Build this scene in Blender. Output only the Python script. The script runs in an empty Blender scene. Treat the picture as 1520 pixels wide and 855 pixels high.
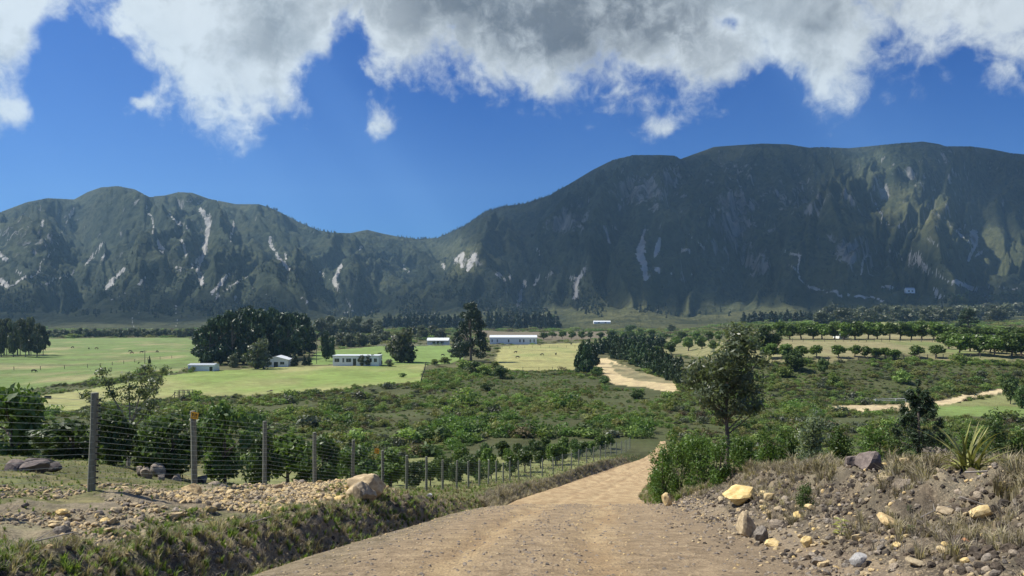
import bpy, bmesh, math, random
import numpy as np
from mathutils import Vector, Matrix

C = bpy.context.scene
COL = C.collection
rnd = random.Random(7)
rng = np.random.default_rng(11)
R = math.radians
F = 1148.0            # focal length in photo pixels (1520 wide)
HZ = 467.0            # horizon row

# ------------------------------------------------------------------ camera
cam = bpy.data.cameras.new('camera'); camo = bpy.data.objects.new('camera', cam); COL.objects.link(camo)
cam.sensor_width = 36.0; cam.lens = 36.0 * F / 1520.0
camo.location = (0, 0, 0); camo.rotation_euler = (R(90), 0, 0)
cam.shift_y = (HZ - 427.5) / 1520.0
cam.clip_start = 0.1; cam.clip_end = 60000
C.camera = camo

# ------------------------------------------------------------------ sun, exposure
SUN = Vector((-0.60, 0.10, 0.79)).normalized()
sl = bpy.data.lights.new('sun', 'SUN'); sl.energy = 5.0; sl.angle = R(0.5); sl.color = (1.0, 0.94, 0.84)
so = bpy.data.objects.new('sun', sl); COL.objects.link(so)
so.rotation_euler = SUN.to_track_quat('Z', 'Y').to_euler(); so.location = (-300, 50, 900)
C.view_settings.view_transform = 'Standard'; C.view_settings.look = 'None'
C.view_settings.exposure = 0.56; C.view_settings.gamma = 1.0
C.cycles.use_denoising = True
C.cycles.max_bounces = 6; C.cycles.diffuse_bounces = 2; C.cycles.glossy_bounces = 1
C.cycles.transmission_bounces = 2; C.cycles.volume_bounces = 1; C.cycles.transparent_max_bounces = 8
C.cycles.caustics_reflective = False; C.cycles.caustics_refractive = False
C.render.use_persistent_data = False

# ------------------------------------------------------------------ node helper
class NT:
    def __init__(s, tree): s.t = tree; s.n = tree.nodes; s.l = tree.links
    def node(s, typ, props=None, **ins):
        n = s.n.new(typ)
        for k, v in (props or {}).items(): setattr(n, k, v)
        for k, v in ins.items():
            key = int(k[1:]) if k[0] == '_' and k[1:].isdigit() else k.replace('_', ' ')
            s.set(n.inputs[key], v)
        return n
    def set(s, sock, v):
        if hasattr(v, 'outputs'): v = v.outputs[0]
        if isinstance(v, bpy.types.NodeSocket): s.l.new(v, sock)
        else:
            if isinstance(v, tuple) and len(v) == 3 and sock.type == 'RGBA': v = (*v, 1)
            sock.default_value = v
    def m(s, op, a, b=0.0, c=None, clamp=False):
        n = s.n.new('ShaderNodeMath'); n.operation = op; n.use_clamp = clamp
        s.set(n.inputs[0], a); s.set(n.inputs[1], b)
        if c is not None: s.set(n.inputs[2], c)
        return n.outputs[0]
    def mix(s, f, a, b, typ='MIX'):
        n = s.n.new('ShaderNodeMix'); n.data_type = 'RGBA'; n.blend_type = typ; n.clamp_factor = True
        s.set(n.inputs[0], f); s.set(n.inputs[6], a); s.set(n.inputs[7], b)
        return n.outputs[2]
    def sm(s, x, lo, hi, a=0.0, b=1.0):
        n = s.n.new('ShaderNodeMapRange'); n.interpolation_type = 'SMOOTHSTEP'
        s.set(n.inputs[0], x); s.set(n.inputs[1], lo); s.set(n.inputs[2], hi); s.set(n.inputs[3], a); s.set(n.inputs[4], b)
        return n.outputs[0]
    def noise(s, vec, scale, detail=4.0, rough=0.55, dist=0.0):
        n = s.n.new('ShaderNodeTexNoise'); s.set(n.inputs['Vector'], vec)
        n.inputs['Scale'].default_value = scale; n.inputs['Detail'].default_value = detail
        n.inputs['Roughness'].default_value = rough; n.inputs['Distortion'].default_value = dist
        return n.outputs[0]
    def vmath(s, op, a, b):
        n = s.n.new('ShaderNodeVectorMath'); n.operation = op
        s.set(n.inputs[0], a); s.set(n.inputs[1], b)
        return n.outputs[0]

# ------------------------------------------------------------------ world: sky with cloud cover
W = bpy.data.worlds.new('World'); C.world = W; W.use_nodes = True
W.node_tree.nodes.clear(); w = NT(W.node_tree)
sky = w.n.new('ShaderNodeTexSky'); sky.sky_type = 'NISHITA'; sky.sun_disc = False
sky.sun_elevation = math.asin(SUN.z); sky.sun_rotation = math.atan2(SUN.x, SUN.y)
sky.altitude = 300; sky.air_density = 1.0; sky.dust_density = 0.3; sky.ozone_density = 2.5
tc = w.n.new('ShaderNodeTexCoord'); DIR = tc.outputs['Generated']
sep = w.node('ShaderNodeSeparateXYZ', Vector=DIR)
ym = w.m('MAXIMUM', sep.outputs[1], 0.10)
X = w.m('DIVIDE', sep.outputs[0], ym); Z = w.m('DIVIDE', sep.outputs[2], ym)
nA = w.noise(DIR, 5.5, 9, 0.56, 0.25)
nB = w.noise(w.vmath('ADD', DIR, (3.1, 1.7, 5.3)), 17, 8, 0.6, 0.3)
nC = w.noise(w.vmath('ADD', DIR, (9.1, 4.7, 2.3)), 3.2, 4, 0.5, 0.0)
nE = w.noise(w.vmath('ADD', DIR, (2.1, 6.7, 1.3)), 46, 6, 0.65, 0.5)
nA2 = w.noise(w.vmath('ADD', DIR, (-.022, 0, .030)), 5.5, 9, 0.56, 0.25); nB2 = w.noise(w.vmath('ADD', DIR, (3.093, 1.7, 5.312)), 17, 8, 0.6, 0.3)
nD = w.noise(w.vmath('ADD', DIR, (1.1, 8.7, 7.3)), 9.0, 5, 0.55, 0.2)
BOT = [(-300,140),(0,165),(30,150),(60,105),(100,60),(140,62),(180,100),(215,150),(260,185),(320,208),(375,208),(410,180),(450,178),(485,150),
       (505,85),(535,100),(560,140),(600,140),(640,128),(690,160),(740,182),(820,188),(900,182),(960,180),(1000,168),(1040,185),(1080,180),
       (1120,150),(1155,140),(1190,170),(1222,192),(1255,178),(1300,140),(1340,128),(1390,108),(1425,92),(1450,112),(1520,122),(1800,100)]
fc = w.n.new('ShaderNodeFloatCurve')
cv = fc.mapping.curves[0]
pts = [((u - 760) / F / 1.9 + 0.5, (HZ - v) / F / 0.5) for u, v in BOT]
while len(cv.points) < len(pts): cv.points.new(0.5, 0.5)
for p, q in zip(cv.points, pts): p.location = q; p.handle_type = 'AUTO'
fc.mapping.update()
Xw = w.m('ADD', X, w.m('MULTIPLY', w.m('SUBTRACT', nB, 0.5), 0.06))
w.set(fc.inputs['Value'], w.m('ADD', w.m('DIVIDE', Xw, 1.9), 0.5, clamp=True))
bottom = w.m('MULTIPLY', fc.outputs[0], 0.5)
depth = w.m('SUBTRACT', Z, bottom)
def blob(u, v, ru, rv, p=1.0):
    a = w.m('DIVIDE', w.m('SUBTRACT', X, (u - 760) / F), ru / F)
    b = w.m('DIVIDE', w.m('SUBTRACT', Z, (HZ - v) / F), rv / F)
    r2 = w.m('ADD', w.m('MULTIPLY', a, a), w.m('MULTIPLY', b, b))
    return w.m('MULTIPLY', w.m('POWER', 2.718, w.m('MULTIPLY', r2, -1.0)), p)
dens = w.m('MULTIPLY', w.m('MINIMUM', depth, 0.10), 7.0)
for b in [(562,192,34,28,.66),(160,172,52,24,.58),(20,172,45,22,.45),(985,190,26,16,.5),(205,150,30,14,.35),(60,205,80,14,.1),(100,150,26,40,.35),
          (110,112,62,46,-.75),(468,118,34,44,-.55),(1085,34,34,20,-.45),(1150,128,34,30,-.4),(955,115,30,22,-.2),(1430,92,22,26,-.3),(70,40,50,18,-.25),(530,70,30,30,-.3)]:
    dens = w.m('ADD', dens, blob(*b))
dens = w.m('ADD', dens, w.m('MULTIPLY', w.m('SUBTRACT', nA, 0.5), 1.15))
dens = w.m('ADD', dens, w.m('MULTIPLY', w.m('SUBTRACT', nB, 0.5), 1.15))
dens = w.m('ADD', dens, w.m('MULTIPLY', w.m('SUBTRACT', nE, 0.5), 0.65))
# higher than the frame the deck breaks up into scattered clouds
dens = w.m('SUBTRACT', dens, w.m('MULTIPLY', w.sm(Z, 0.6, 1.2), w.m('MULTIPLY', nC, 1.6)))
alpha = w.sm(dens, -0.02, 0.52)
grey = w.m('ADD', w.m('ADD', blob(820, 0, 290, 125, 1.35), blob(405, 30, 60, 100, .7)), blob(1240, 10, 170, 60, .35))
grey = w.m('ADD', grey, w.m('MULTIPLY', w.sm(Z, 0.42, 0.8), 0.45))
grey = w.m('ADD', w.m('MULTIPLY', grey, w.m('ADD', 0.78, w.m('MULTIPLY', nD, .35))), w.m('MULTIPLY', w.m('SUBTRACT', nD, 0.47), .35), clamp=True)
grey = w.m('MULTIPLY', grey, w.sm(dens, 0.25, 0.85))
relief = w.m('ADD', w.m('MULTIPLY', w.m('SUBTRACT', nA2, nA), 2.3), w.m('MULTIPLY', w.m('SUBTRACT', nB2, nB), 1.5))  # sunward noise offset paints lit and shaded sides onto the clouds
grey = w.m('ADD', grey, w.m('MULTIPLY', relief, w.m('MULTIPLY', w.sm(dens, .1, .5), w.sm(grey, .75, .2, .12, 1.0))), clamp=True)
ccol = w.mix(grey, (5.2, 5.65, 5.8), (1.12, 1.27, 1.34))
hs = w.node('ShaderNodeHueSaturation', Hue=0.5, Saturation=1.25, Value=1.0, Color=sky)
skyc = w.mix(1.0, hs.outputs[0], (0.13, 0.33, 0.66), 'MULTIPLY')
ccol = w.mix(1.0, ccol, w.mix(w.sm(nB, .3, .7), (.90, .905, .91), (1.05, 1.05, 1.05)), 'MULTIPLY')
bg = w.node('ShaderNodeBackground', Color=w.mix(w.m('MULTIPLY', alpha, 0.97), skyc, ccol), Strength=0.1)
w.node('ShaderNodeOutputWorld', Surface=bg)

# ------------------------------------------------------------------ numpy noise
def perlin(x, y, seed=0):
    x = np.asarray(x, float); y = np.asarray(y, float)
    xi = np.floor(x).astype(np.int64); yi = np.floor(y).astype(np.int64)
    xf = x - xi; yf = y - yi
    def g(ix, iy, dx, dy):
        h = (ix * 374761393 + iy * 668265263 + seed * 982451653) & 0xffffffff
        h = ((h ^ (h >> 13)) * 1274126177) & 0xffffffff
        a = (h ^ (h >> 16)) / 4294967296.0 * 2 * np.pi
        return np.cos(a) * dx + np.sin(a) * dy
    u = xf ** 3 * (xf * (xf * 6 - 15) + 10); v = yf ** 3 * (yf * (yf * 6 - 15) + 10)
    a = g(xi, yi, xf, yf); b = g(xi + 1, yi, xf - 1, yf); c = g(xi, yi + 1, xf, yf - 1); d = g(xi + 1, yi + 1, xf - 1, yf - 1)
    return 1.4 * ((a * (1 - u) + b * u) * (1 - v) + (c * (1 - u) + d * u) * v)
def fbm(x, y, o=4, seed=0, g=0.5):
    s = 0; a = 1; f = 1
    for i in range(o): s = s + a * perlin(x * f, y * f, seed + i); a *= g; f *= 2.03
    return s
def ridged(x, y, o=4, seed=0):
    s = 0; a = 1; f = 1; wgt = 1
    for i in range(o):
        n = 1 - np.abs(perlin(x * f, y * f, seed + i)); n = n * n * wgt
        s = s + a * n; wgt = np.clip(n * 1.6, 0, 1); a *= 0.5; f *= 2.1
    return s
def ss(x, lo=0.0, hi=1.0):
    t = np.clip((x - lo) / (hi - lo), 0, 1); return t * t * (3 - 2 * t)

# ------------------------------------------------------------------ terrain height
_yt = np.arange(-60, 260, 0.5)
def table(pts, sm):
    xs, ys = zip(*pts); v = np.interp(_yt, xs, ys); k = np.ones(int(sm * 2) | 1); k /= k.size
    for _ in range(2): v = np.convolve(np.pad(v, k.size // 2, mode='edge'), k, 'valid')
    return lambda y: np.interp(y, _yt, v)
zroad = table([(-60,3.0),(0,-1.7),(10,-3.42),(16,-4.5),(24,-6.0),(30,-7.35),(40,-9.9),(55,-13.1),(81,-18),(100,-20.4),(118,-21.8),(140,-22.3),(260,-22.3)], 3)
zleft = table([(-60,3.6),(0,-1.0),(6.6,-2.2),(10,-2.75),(16,-3.7),(23,-5.1),(38,-8.7),(55,-12.4),(81,-17.3),(126,-22),(260,-22)], 3)
zright = table([(-60,3.6),(0,-.7),(10,-2.28),(14,-2.90),(20,-4.08),(30,-6.1),(38,-8.2),(60,-12.6),(100,-20),(126,-22),(260,-22)], 3)
xroad = table([(-60,-1.5),(0,-.2),(10,-.12),(16,.5),(25,1.9),(40,3.0),(55,4.6),(81,9.4),(100,15.2),(118,22.3),(135,26.5),(150,28),(175,26),(260,20)], 7)
wroad = table([(-60,4.0),(6,4.35),(11,4.2),(20,3.75),(40,4.0),(81,4.6),(100,3.9),(114,2.4),(124,1.2),(134,.4),(260,.4)], 4)

RIDGE = [(-900,400),(-700,380),(-500,340),(-300,300),(-100,328),(0,315),(40,300),(70,294),(110,296),(130,285),(150,278),(175,276),(200,281),(222,292),(245,290),(265,285),(285,286),(310,295),(350,303),
 (385,303),(410,312),(440,328),(470,341),(490,345),(520,346),(545,341),(565,346),(590,351),(620,355),(650,353),(690,335),(720,314),(750,306),(780,302),(815,290),(850,270),(880,252),(910,237),
 (940,230),(980,230),(1003,231),(1010,236),(1035,227),(1060,218),(1100,215),(1130,213),(1170,214),(1200,219),(1220,218),(1260,220),(1300,216),(1340,212),(1370,210),(1395,214),(1403,217),
 (1440,217),(1470,221),(1500,227),(1520,229),(1700,225),(1900,260),(2200,330),(2400,400)]
ru, rv = map(np.array, zip(*RIDGE))
def yridge(u): return np.interp(u, [-900,0,180,420,620,760,950,1200,1520,2400], [3600,3300,3200,3500,4100,4000,3650,3600,3500,3800])
YB = 1150.0

def zvalley(x, y):
    z = -22 + 0.5 * fbm(x / 60, y / 60, 3, 5) * ss(y, 120, 200)
    u = 760 + F * x / np.maximum(y, 20)
    hill = ss(x, 35, 95) * ss(y, 196, 262)
    z = z + 9.2 * hill * ss(u, 1010, 1130)
    z = z + 2.2 * ss(y, 250, 420) * ss(u, 1000, 1100)
    z = z + 1.2 * np.exp(-((x + 20) / 30) ** 2 - ((y - 260) / 50) ** 2)
    return z
def height(x, y, fine=True):
    x = np.asarray(x, float); y = np.asarray(y, float)
    t = x - xroad(y); wr = wroad(y); zr = zroad(y)
    zl = zleft(y) + 0.9 * ss(-x, 9.5, 15) * np.exp(-((y - 27) / 9.0) ** 2) + 0.25 * ss(-x, 8, 12) * ss(y, 8, 16) * (1 - ss(y, 20, 26))
    wob = 0.35 * fbm(x * 0.35, y * 0.35, 3, 21)
    mound = 0.10 * np.exp(-((t + wr + 2.3) / 1.3) ** 2) * ss(y, 13, 17) * (1 - ss(y, 27, 36))
    mound = mound + 0.34 * np.exp(-((x + 4.6) / 1.5) ** 2 - ((y - 23.5) / 2.8) ** 2)
    a = ss(-t - wr + wob, 0.05, 1.15)
    b = .45 * ss(t - wr + wob, -0.1, 1.5) + .55 * ss(t - wr + 1.8 * wob, 1.9, 3.0)
    z = zr + (zl + mound - zr) * a + (zright(y) - zr) * b
    z = z - 0.46 * np.exp(-((t + wr + 1.6) / 1.9) ** 2) * ss(y, 7, 12) * (1 - ss(y, 42, 55))
    z = z - 0.20 * np.exp(-((-t - wr - 0.25) / 0.28) ** 2) * (1 - ss(y, 60, 110))
    off = np.clip(a + b, 0, 1)
    if fine:
        z = z + off * (0.10 * fbm(x * 0.9, y * 0.9, 4, 3) + .24 * ss(a, .1, .5) * (1 - .7 * ss(a, .93, 1.0)) * (1 - ss(-t - wr, 2.2, 3.5)) * fbm(x * 1.9, y * 1.9, 4, 15) + 0.24 * ss(b, .05, .4) * (1 - ss(y, 30, 45)) * (fbm(x * 1.25, y * 1.25, 5, 9, .58)))
        z = z + (1 - off) * (0.020 * fbm(x * 1.3, y * 0.5, 3, 31) - 0.055 * (np.exp(-((t + 1.0) / .30) ** 2) + np.exp(-((t - 1.1) / .30) ** 2)))
    z = z + 0.05 * fbm(x * .25, y * .25, 2, 77) * off
    k = ss(y, 106, 142)
    return z * (1 - k) + zvalley(x, y) * k
def proj(x, y, z):
    yy = np.maximum(y, 0.5)
    return 760 + F * x / yy, HZ - F * z / yy
def hit(u, v, dmin=4.0, dmax=1500.0):
    """world point where the view ray through photo pixel (u,v) first meets the terrain"""
    d = np.geomspace(dmin, dmax, 3000); X_ = (u - 760) / F * d; Zr = (HZ - v) / F * d
    below = np.nonzero(Zr <= height(X_, d, False))[0]
    i = below[0] if len(below) else len(d) - 1
    return float(X_[i]), float(d[i]), float(height(X_[i], d[i], True))
def ground_at(x, y): return float(height(np.array([x]), np.array([y]))[0])

# mountain grid in (u, y)
mu = np.concatenate([np.arange(-900, -20, 14), np.arange(-20, 1541, 1.9), np.arange(1542, 2401, 14)])
my = np.concatenate([np.linspace(YB, 1700, 46)[:-1], np.linspace(1700, 4300, 205)[:-1], np.linspace(4300, 6500, 22)])
MU, MY = np.meshgrid(mu, my)
def mountain():
    yr = yridge(MU); zr = (HZ - np.interp(MU, ru, rv)) / F * yr
    t = (MY - YB) / (yr - YB)
    tc_ = np.clip(t, 0, 1)
    p = 0.10 * ss(tc_, 0.0, 0.45) + 0.90 * (0.42 * ss(tc_, 0.16, 1.08) + 0.58 * np.clip((tc_ - 0.22) / 0.78, 0, 1) ** 1.15)
    p = p * (1 - 0.55 * np.clip(t - 1, 0, 1.2))
    X_ = (MU - 760) / F * MY
    warp = 60 * fbm(MU / 260, t * 2.2, 3, 41) + 26 * fbm(MU / 90, t * 4, 3, 43)
    uu = MU + warp + 40 * (t - .5) * np.sin(MU / 170)
    body = ss(tc_, 0.10, 0.42) * (1 - 0.75 * ss(tc_, 0.80, 1.0))
    g = 1.25 * (ridged(uu / 165, t * 1.1 + 3, 2, 51) - .9) + 0.55 * (ridged(uu / 66, t * 2.0, 3, 55) - .9) + .28 * (ridged(uu / 26, t * 4.5, 3, 59) - .9)
    z = -18 + (zr + 18) * p + 85 * body * g * np.clip(zr / 600, .35, 1.2)
    # named gullies and spurs read off the photograph: (u_top, u_bottom, width, depth)
    for ut, ub, wd, dp, t0, t1 in [(1072,1112,26,95,.25,.95),(1008,985,14,35,.6,1.0),(120,105,40,80,.2,.8),(620,520,40,60,.12,.75),(655,640,26,45,.3,.9),(780,800,22,40,.3,.85),(1250,1330,26,45,.3,.9),(300,305,16,30,.3,.9),(430,500,24,40,.2,.9),(222,240,14,30,.4,1.0)]:
        c = ub + (ut - ub) * ss(t, .1, 1) + 8 * fbm(t * 6, MU * 0 + ut, 3, 61)
        z = z - dp * np.exp(-((MU - c) / wd) ** 2) * ss(t, t0, t0 + .2) * (1 - ss(t, t1, t1 + .05))
    rough = ss(tc_, 0.2, 0.5)
    z = z + rough * (22 * fbm(X_ / 120, MY / 120, 4, 71) + 15 * (ridged(X_ / 75, MY / 75, 3, 75) - .8)) * (1 - .6 * ss(tc_, .85, 1))
    z = z + (1 - rough) * ss(tc_, 0.01, .1) * 14 * fbm(X_ / 260, MY / 200, 3, 81)
    base = zvalley(X_, MY)
    z = np.maximum(z, -400)
    k = ss(MY, YB, YB + 130)
    z = base * (1 - k) + z * k
    # bring the skyline to the photograph's
    for it in range(2):
        el = (z / MY).max(axis=0); want = (HZ - np.interp(mu, ru, rv)) / F
        s = want / el
        lift = ss(tc_, 0.3, 0.95)
        z = z * (1 + (s[None, :] - 1) * lift)
    z[0] -= 4
    return X_, MY, z, t
MX, MYY, MZ, MT = mountain()

# ------------------------------------------------------------------ mesh helpers
def mesh_np(name, verts, faces, mats=(), smooth=False, mi=None):
    """verts (n,3), faces (m,k) all the same size k"""
    me = bpy.data.meshes.new(name); verts = np.asarray(verts, np.float32); faces = np.asarray(faces, np.int32)
    m, k = faces.shape
    me.vertices.add(len(verts)); me.vertices.foreach_set('co', verts.ravel())
    me.loops.add(m * k); me.loops.foreach_set('vertex_index', faces.ravel())
    me.polygons.add(m); me.polygons.foreach_set('loop_start', np.arange(0, m * k, k, dtype=np.int32))
    if smooth: me.polygons.foreach_set('use_smooth', np.ones(m, bool))
    for x in mats: me.materials.append(x)
    if mi is not None: me.polygons.foreach_set('material_index', np.asarray(mi, np.int32))
    me.update(calc_edges=True); return me
def col_attr(me, name, c):
    a = me.attributes.new(name, 'FLOAT_COLOR', 'POINT'); c = np.asarray(c, np.float32)
    a.data.foreach_set('color', np.concatenate([c, np.ones((len(c), 1), np.float32)], 1).ravel())
def flt_attr(me, name, v):
    a = me.attributes.new(name, 'FLOAT', 'POINT'); a.data.foreach_set('value', np.asarray(v, np.float32).ravel())
def link(name, me, parent=None, loc=None, rot=None, scale=None):
    o = bpy.data.objects.new(name, me); COL.objects.link(o)
    if parent is not None: o.parent = parent
    if loc is not None: o.location = loc
    if rot is not None: o.rotation_euler = rot
    if scale is not None: o.scale = scale
    return o
def tag(o, label, cat, group=None, kind=None):
    if label: o['label'] = label
    if label and not 4 <= len(label.split()) <= 16: print('LABEL', len(label.split()), label)
    if cat: o['category'] = cat
    if group: o['group'] = group
    if kind: o['kind'] = kind
    return o
def struct(o, kind='structure'): o['kind'] = kind; return o
def grid_faces(nr, nc, wrap=False):
    i = np.arange(nr - 1)[:, None] * nc; j = np.arange(nc if wrap else nc - 1)[None, :]; j2 = (j + 1) % nc
    return np.stack([i + j, i + j2, i + nc + j2, i + nc + j], -1).reshape(-1, 4)
class MB:
    """collects polygons for one part"""
    def __init__(s): s.v = []; s.f = []; s.m = []
    def poly(s, pts, m=0):
        b = len(s.v); s.v += [tuple(p) for p in pts]; s.f.append(tuple(range(b, b + len(pts)))); s.m.append(m)
    def box(s, x0, x1, y0, y1, z0, z1, m=0):
        b = len(s.v); s.v += [(x, y, z) for z in (z0, z1) for y in (y0, y1) for x in (x0, x1)]
        for q in [(0,2,3,1),(4,5,7,6),(0,1,5,4),(2,6,7,3),(0,4,6,2),(1,3,7,5)]: s.f.append(tuple(b + k for k in q)); s.m.append(m)
    def tube(s, pts, rad, n=6, m=0, cap=True):
        pts = [Vector(p) for p in pts]; rad = rad if hasattr(rad, '__len__') else [rad] * len(pts); b = len(s.v)
        for i, p in enumerate(pts):
            d = (pts[min(i + 1, len(pts) - 1)] - pts[max(i - 1, 0)]).normalized()
            a = d.cross(Vector((0.31, 0.95, 0.05)) if abs(d.y) < .9 else Vector((1, 0, 0))).normalized(); c = d.cross(a)
            for k in range(n):
                t = 2 * math.pi * k / n; s.v.append(tuple(p + (a * math.cos(t) + c * math.sin(t)) * rad[i]))
        for i in range(len(pts) - 1):
            for k in range(n): s.f.append((b + i * n + k, b + i * n + (k + 1) % n, b + (i + 1) * n + (k + 1) % n, b + (i + 1) * n + k)); s.m.append(m)
        if cap:
            s.f.append(tuple(b + k for k in reversed(range(n)))); s.f.append(tuple(b + (len(pts) - 1) * n + k for k in range(n))); s.m += [m, m]
    def mesh(s, name, mats, smooth=False):
        me = bpy.data.meshes.new(name); me.from_pydata(s.v, [], s.f)
        for x in (mats if isinstance(mats, (list, tuple)) else [mats]): me.materials.append(x)
        for p, k in zip(me.polygons, s.m): p.material_index = k; p.use_smooth = smooth
        return me
    def build(s, name, mats, parent=None, smooth=False, **k): return link(name, s.mesh(name, mats, smooth), parent, **k)

# ------------------------------------------------------------------ materials
def newmat(name):
    m = bpy.data.materials.new(name); m.use_nodes = True; m.node_tree.nodes.clear(); return m, NT(m.node_tree)
def finish(t, bsdf, vol=False): t.node('ShaderNodeOutputMaterial', **({'Volume': bsdf} if vol else {'Surface': bsdf}))
def bump(t, h, strength, dist):
    return t.node('ShaderNodeBump', Height=h, Strength=strength, Distance=dist).outputs[0]
def plain(name, col, rough=0.7, var=0.25, scale=6.0, bmp=0.3, metal=0.0, stretch=None):
    m, t = newmat(name); co = t.n.new('ShaderNodeTexCoord').outputs['Object']
    if stretch: co = t.node('ShaderNodeMapping', Vector=co, Scale=stretch).outputs[0]
    n1 = t.noise(co, scale, 6, .6); n2 = t.noise(co, scale * 7, 4, .6)
    f = t.m('ADD', t.m('MULTIPLY', n1, .6), t.m('MULTIPLY', n2, .4))
    c = t.mix(t.sm(f, .3, .7), tuple(k * (1 - var) for k in col), tuple(min(1, k * (1 + var)) for k in col))
    b = t.node('ShaderNodeBsdfPrincipled', Base_Color=c, Roughness=rough, Metallic=metal, Normal=bump(t, f, bmp, .02))
    finish(t, b); return m
def leafmat(name, c1, c2, trans=.28, rough=.45, spec=.35, hue=.02):
    m, t = newmat(name)
    oi = t.n.new('ShaderNodeObjectInfo').outputs['Random']; ri = t.n.new('ShaderNodeNewGeometry').outputs['Random Per Island']
    c = t.mix(t.m('ADD', t.m('MULTIPLY', ri, .6), t.m('MULTIPLY', oi, .4)), c1, c2)
    hsn = t.node('ShaderNodeHueSaturation', Color=c, Hue=t.m('ADD', .5 - hue / 2, t.m('MULTIPLY', oi, hue)), Saturation=1.0, Value=t.m('ADD', .78, t.m('MULTIPLY', oi, .44)))
    b = t.node('ShaderNodeBsdfPrincipled', Base_Color=hsn, Roughness=rough); b.inputs['Specular IOR Level'].default_value = spec
    tr = t.node('ShaderNodeBsdfTranslucent', Color=t.mix(1.0, hsn.outputs[0], (1.3, 1.35, .7), 'MULTIPLY'))
    mx = t.n.new('ShaderNodeMixShader'); mx.inputs[0].default_value = trans; t.l.new(b.outputs[0], mx.inputs[1]); t.l.new(tr.outputs[0], mx.inputs[2])
    finish(t, mx); return m

def ground_material():
    m, t = newmat('ground_cover')
    ca = t.node('ShaderNodeAttribute', {'attribute_name': 'tint'}).outputs['Color']
    st = t.node('ShaderNodeAttribute', {'attribute_name': 'stony'}).outputs['Fac']
    co = t.n.new('ShaderNodeTexCoord').outputs['Object']
    n1 = t.noise(co, .35, 5, .6); n2 = t.noise(co, 2.6, 6, .65); n3 = t.noise(co, 17, 5, .65); n4 = t.noise(co, .06, 4, .6)
    v = t.m('ADD', t.m('ADD', t.m('MULTIPLY', n1, .6), t.m('MULTIPLY', n2, .7)), t.m('ADD', t.m('MULTIPLY', n3, .6), t.m('MULTIPLY', n4, .5)))
    val = t.sm(v, .85, 1.55, .52, 1.42)
    c = t.node('ShaderNodeHueSaturation', Color=ca, Hue=t.m('ADD', .47, t.m('MULTIPLY', n1, .06)), Saturation=t.m('ADD', .7, t.m('MULTIPLY', n2, .5)), Value=val).outputs[0]
    vo = t.node('ShaderNodeTexVoronoi', Vector=co, Scale=26.0).outputs['Color']
    vs = t.node('ShaderNodeSeparateColor', Color=vo).outputs[0]
    vd = t.node('ShaderNodeTexVoronoi', {'feature': 'DISTANCE_TO_EDGE'}, Vector=co, Scale=26.0).outputs['Distance']
    peb = t.m('MULTIPLY', st, t.m('MULTIPLY', t.sm(vd, .02, .12), t.sm(vs, .45, .5)))
    c = t.mix(t.m('MULTIPLY', peb, .55), c, t.mix(vs, (.17, .135, .09), (.38, .31, .21)))
    h = t.m('ADD', t.m('ADD', n2, t.m('MULTIPLY', n3, .6)), t.m('MULTIPLY', peb, .8))
    b = t.node('ShaderNodeBsdfPrincipled', Base_Color=c, Roughness=.92, Normal=bump(t, h, .55, .12)); b.inputs['Specular IOR Level'].default_value = .15
    finish(t, b); return m
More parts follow.
